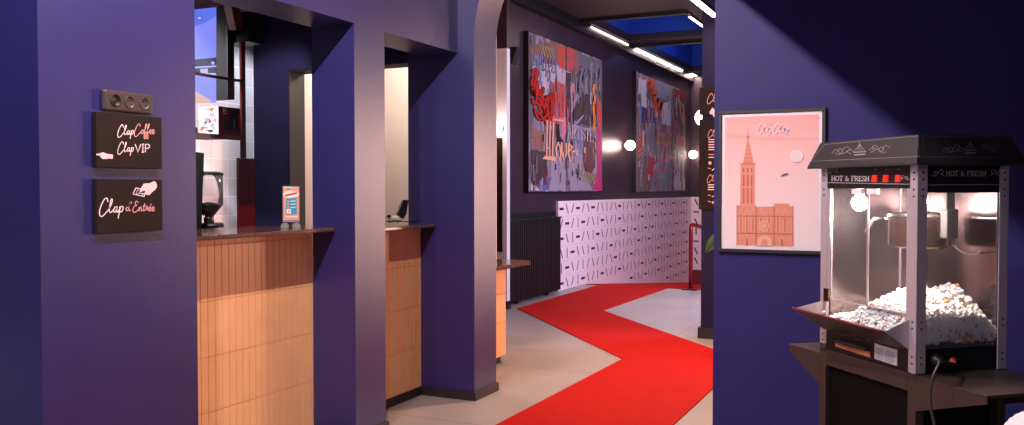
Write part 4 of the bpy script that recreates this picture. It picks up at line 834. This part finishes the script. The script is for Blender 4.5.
# bulb
bp2 = K(.075, .07, 1.315); bp = K(.34, .055, 1.305)
for bp_ in (bp2,):
    s = MB(); s.lathe(bp_, [(max(.024 * math.sin(a), 1e-3), -.024 * math.cos(a)) for a in [math.pi * k / 12 for k in range(13)]], 20); s.build('bulb', 'bulb', mc)
    s = MB(); s.lathe(bp_ + V((0, 0, .022)), [(.012, 0), (.012, .05), (.018, .09)], 16); s.build('bulb_socket', 'white', mc)
s = MB(); r = .026; s.lathe(bp, [(max(r * math.sin(a), 1e-3), -r * math.cos(a)) for a in [math.pi * k / 12 for k in range(13)]], 20); s.build('bulb', 'bulb', mc)
s = MB(); s.lathe(bp + V((0, 0, .024)), [(.014, 0), (.014, .05), (.02, .09)], 16); s.build('bulb_socket', 'white', mc)
# hopper tray
s = MB(); hp = [K(.03, -.002, .868), K(LL - .02, -.002, .868), K(LL - .01, -.115, .94), K(.03, -.09, .925)]
nrm = (hp[1] - hp[0]).cross(hp[2] - hp[0]).normalized(); s.prism(hp, nrm * .003); hopper = s.build('hopper_tray', 'cart', mc)
s = MB(); s.tube([hp[2] + V((0, 0, .002)), hp[3] + V((0, 0, .002))], .004, 8); s.build('hopper_lip', 'red', hopper)
s = MB(); s.prism([K(.03, -.002, .868), K(.03, -.09, .925), K(.03, -.002, .96)], DL * .003); s.build('hopper_side', 'alu', hopper); s = MB(); s.prism([K(LL - .02, -.002, .868), K(LL - .01, -.115, .94), K(LL - .02, -.002, .965)], DL * -.003); s.build('hopper_side', 'alu', hopper)
d = decal(Plane(hp[0], nrm if nrm.dot(-DR) > 0 else -nrm), .0045)
for k in range(12): x = 838 + random.uniform(0, 44); y = 331 + (x - 838) * .24 + random.uniform(-3, 3); d.ribbon([(x, y), (x + random.uniform(2, 5), y + 1.2)], .4, 0)
d.build('scuff_marks', 'alu', hopper)
# drawer, label
PF = Plane(K(0, .003, 0), -DR)
s = MB(); q = [PF.at(*p) for p in [(836, 341), (870.6, 351.4), (870.8, 357.6), (836.2, 346.2)]]; s.prism(q, -DR * .004); dr_ = s.build('drawer_plate', 'bronze', mc, .001)
s = MB(); s.tube([PF.at(835, 339, .012), PF.at(853, 344, .02), PF.at(871, 348.6, .012)], .006, 8); s.build('handle', 'matte_black', dr_)
s = MB(); q = [PF.at(*p) for p in [(875, 343.6), (897.6, 350), (897.4, 366), (875, 358.6)]]; s.prism(q, -DR * .002); lb = s.build('rating_label', 'label', mc)
d = decal(PF, .003)
for k in range(6): d.ribbon([(877, 348 + 1.9 * k), (884, 350 + 1.9 * k)], .45, 0); d.ribbon([(886, 350.6 + 1.9 * k), (895, 353.2 + 1.9 * k)], .45, 0)
d.build('label_text', 'socket2', lb)
# side inlet, knob and cord
s = MB(); s.lathe(PRr.at(951, 361, .004), [(.012, 0), (.012, .008), (.004, .010), (.004, .016), (0, .016)], 20, 0, -DL); M['knob_red'] = flat('knob_red', 170, 52, 34, rough=.4); s.build('reset_button', 'knob_red', mc)
s = MB(); s.lathe(PRr.at(934, 359.6, .004), [(.02, 0), (.018, .012), (.01, .03), (0, .034)], 20, 0, -DL); s.build('power_inlet', 'black', mc)
s = MB(); pts = [PRr.at(936, 360, .03), PRr.at(941, 362, .05), PRr.at(938, 368, .08), PRr.at(934, 374, .10)]
e0 = K(-.30, -.012, 0); 
P5 = Plane(K(-.12, 0, 0), -DL)
pts = [PRr.at(935, 360, .025), PRr.at(937.5, 360, .06)] + [P5.at(*p) for p in crv([(939.5, 361.5), (938, 366), (934, 374), (931, 385), (930.2, 398), (931.6, 411), (934.5, 424), (936, 450), (937, 500)])]
s.tube(pts, .0045, 8); tag(s.build('power_cord', 'cable'), 'thin dark power cord hanging over the side shelf of the cart', 'cord')
# popcorn
def kern(s, p, r, m):
    nb = random.choice((3, 4, 4))
    for _ in range(nb):
        c = p + V((random.gauss(0, 1), random.gauss(0, 1), random.gauss(0, 1))).normalized() * r * .55; rr = r * random.uniform(.5, .78); i = len(s.v)
        ph = random.random() * 6
        for lat in (-1.1, -.4, .4, 1.1):
            for k in range(6):
                q = ph + k * math.pi / 3 + lat; w = rr * random.uniform(.8, 1.15)
                s.v.append(c + V((math.cos(q) * math.cos(lat) * w, math.sin(q) * math.cos(lat) * w, math.sin(lat) * w)))
        s.v.append(c + V((0, 0, -rr))); s.v.append(c + V((0, 0, rr)))
        for a in range(3):
            for k in range(6): s.f.append([i + a * 6 + k, i + a * 6 + (k + 1) % 6, i + a * 6 + 6 + (k + 1) % 6, i + a * 6 + 6 + k]); s.m.append(m); s.sm.append(True)
        for k in range(6):
            s.f.append([i + 24, i + (k + 1) % 6, i + k]); s.m.append(m); s.sm.append(True); s.f.append([i + 25, i + 18 + k, i + 18 + (k + 1) % 6]); s.m.append(m); s.sm.append(True)
def hz(a, b):
    h = .897 + .13 * math.exp(-(((a - .13) / .15) ** 2 + ((b - .11) / .15) ** 2)) + .07 * math.exp(-(((a - .1) / .1) ** 2 + ((b - .24) / .06) ** 2)) + .02 * math.exp(-((a - .3) / .1) ** 2)
    return h + .006 * math.sin(31 * a + 17 * b)
s = MB(); g = 12
rows_ = [[K(.02 + (LL - .045) * i / g, .022 + (WW - .048) * j / g, hz(LL * i / g, WW * j / g) - .012) for j in range(g + 1)] for i in range(g + 1)]
s.grid(rows_, 0, True)
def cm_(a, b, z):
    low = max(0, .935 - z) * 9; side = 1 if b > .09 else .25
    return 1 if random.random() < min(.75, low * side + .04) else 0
a = .027
while a < LL - .03:
    b_ = .024
    while b_ < WW - .03:
        aa, bb = a + random.uniform(-.005, .005), b_ + random.uniform(-.005, .005); z = hz(aa, bb) + random.uniform(-.006, .008)
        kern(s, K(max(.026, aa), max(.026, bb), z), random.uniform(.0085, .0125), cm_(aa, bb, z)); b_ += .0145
    a += .0145
for _ in range(1300):
    if random.random() < .55: aa, bb = .0255, random.uniform(.03, WW - .03)
    else: aa, bb = random.uniform(.03, LL - .03), .0255
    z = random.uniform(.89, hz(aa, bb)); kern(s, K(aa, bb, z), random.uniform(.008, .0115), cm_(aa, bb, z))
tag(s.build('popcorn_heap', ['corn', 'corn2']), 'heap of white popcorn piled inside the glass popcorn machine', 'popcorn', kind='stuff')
s = MB()
for _ in range(22):
    a = random.uniform(.04, LL - .05); t_ = random.uniform(.1, .85); kern(s, K(a, -.002 - .085 * t_ + .004, .868 + .064 * t_ + .016), .009, 0)
tag(s.build('spilled_popcorn', ['corn', 'corn2']), 'loose popcorn lying in the open tray at the machine front', 'popcorn', kind='stuff')
# ribbed white rounded object in the lower right corner, guessed as a floor lamp
cpt = CP + ray(1041, 448) * 2.0
s = MB(); R0 = .085
prof = [(max(.001, (R0 + .0012 * math.sin(k * 1.9)) * math.sin(a)), -(R0 + .0012 * math.sin(k * 1.9)) * math.cos(a)) for k, a in enumerate([math.pi * j / 60 for j in range(61)])]
M['knit'] = flat('knit_white', 236, 216, 216, rough=.8)
t = thing('floor_lamp', 'white ribbed round shade cut off by the lower right corner', 'lamp', (cpt.x, cpt.y, 0))
s.lathe(cpt, prof, 40); s.build('ribbed_shade', 'knit', t)
s = MB(); s.tube([(cpt.x, cpt.y, .02), (cpt.x, cpt.y, cpt.z - R0 + .005)], .012, 12); s.build('pole', 'black', t)
s = MB(); s.lathe((cpt.x, cpt.y, .001), [(.12, 0), (.12, .012), (.015, .02), (0, .02)], 28); s.build('base', 'black', t)

# ================================================================== LIGHTS
def light(name, typ, loc, w, c, size=.1, tgt=None, **k):
    l = bpy.data.lights.new(name, typ); l.energy = w; l.color = c
    if typ == 'AREA': l.shape = 'RECTANGLE'; l.size = size; l.size_y = k.get('sy', size)
    else: l.shadow_soft_size = size
    if typ == 'SPOT': l.spot_size = k.get('ang', 1.2); l.spot_blend = k.get('blend', .3)
    o = bpy.data.objects.new(name, l); C.objects.link(o); o.location = loc
    if tgt: o.rotation_euler = (V(tgt) - V(loc)).to_track_quat('-Z', 'Y').to_euler()
    return o
light('key_lamp', 'POINT', (-1.78, 2.55, 3.13), 200, (1, .76, .64), .015)
light('cool_lamp', 'POINT', (-1.78, 1.3, 3.13), 200, (.95, .86, .98), .015)
light('cool_lamp', 'POINT', (-1.78, -.7, 3.13), 170, (.85, .88, 1), .015)  # added cool fill behind the camera for the opening reveals
light('room_fill', 'AREA', (.6, -.8, 2.7), 20, (.8, .7, 1), 1.6, (.3, 3, 1), sy=1.2)
light('bar_tile_spot', 'SPOT', (-3.85, 3.3, 2.5), 130, (.95, .95, 1), .06, (-4.41, 4.3, 1.55), ang=1.35, blend=.5)
light('bar_tile_spot', 'SPOT', (-3.7, 4.55, 2.7), 60, (.95, .95, 1), .05, (-4.41, 4.8, 1.6), ang=1.1, blend=.5)  # second spot, added to brighten the tiles right of the rack upright
light('passage_lamp', 'POINT', (-3.7, 5.9, 2.6), 75, (1, .84, .74), .15)
light('entrance_spot', 'SPOT', (-.1, 7.4, 1.85), 160, (1, .68, .6), .06, (-2.9, 3.9, 1.35), ang=.75, blend=.5)
light('pillar_sheen_fill', 'AREA', (-.8, 7.5, 1.25), 80, (1, .56, .44), 1.3, (-2.7, 4.6, 1.25), sy=1.5)  # unseen area light added for the warm sheen on the pillar faces
light('hall_spot', 'SPOT', (-1.9, 5.9, 3.6), 290, (1, .66, .42), .05, (-1.8, 6.2, 0), ang=1.5, blend=.8)
light('hall_lamp', 'POINT', (-2.9, 8.1, 3.4), 48, (1, .62, .6), .15)
light('hall_cool_fill', 'AREA', (-.2, 10.3, 2.0), 240, (.74, .66, 1), 2.4, (-3, 10.5, .2), sy=2.5)  # added cool area light for the pale floor; no window behind it
light('well_light', 'POINT', (-3.6, 12.4, 4.2), 7, (.2, .42, 1), .1)
light('well_light', 'POINT', (-3.6, 15.5, 4.2), 18, (.2, .42, 1), .1)
l_ = light('machine_lamp', 'POINT', bp + V((0, 0, -.045)), 9.0, (1, .82, .74), .03)
light('machine_lamp', 'POINT', bp2 + V((0, 0, -.045)), 9.0, (1, .82, .74), .03)
w = bpy.data.worlds.new('world'); bpy.context.scene.world = w; w.use_nodes = True
w.node_tree.nodes['Background'].inputs[0].default_value = (.16, .13, .3, 1); w.node_tree.nodes['Background'].inputs[1].default_value = .2
sc = bpy.context.scene
sc.view_settings.view_transform = 'Standard'; sc.view_settings.look = 'None'; sc.view_settings.gamma = 1; sc.view_settings.exposure = 0; sc.view_settings.use_curve_mapping = False
sc.cycles.max_bounces = 8; sc.cycles.transparent_max_bounces = 16
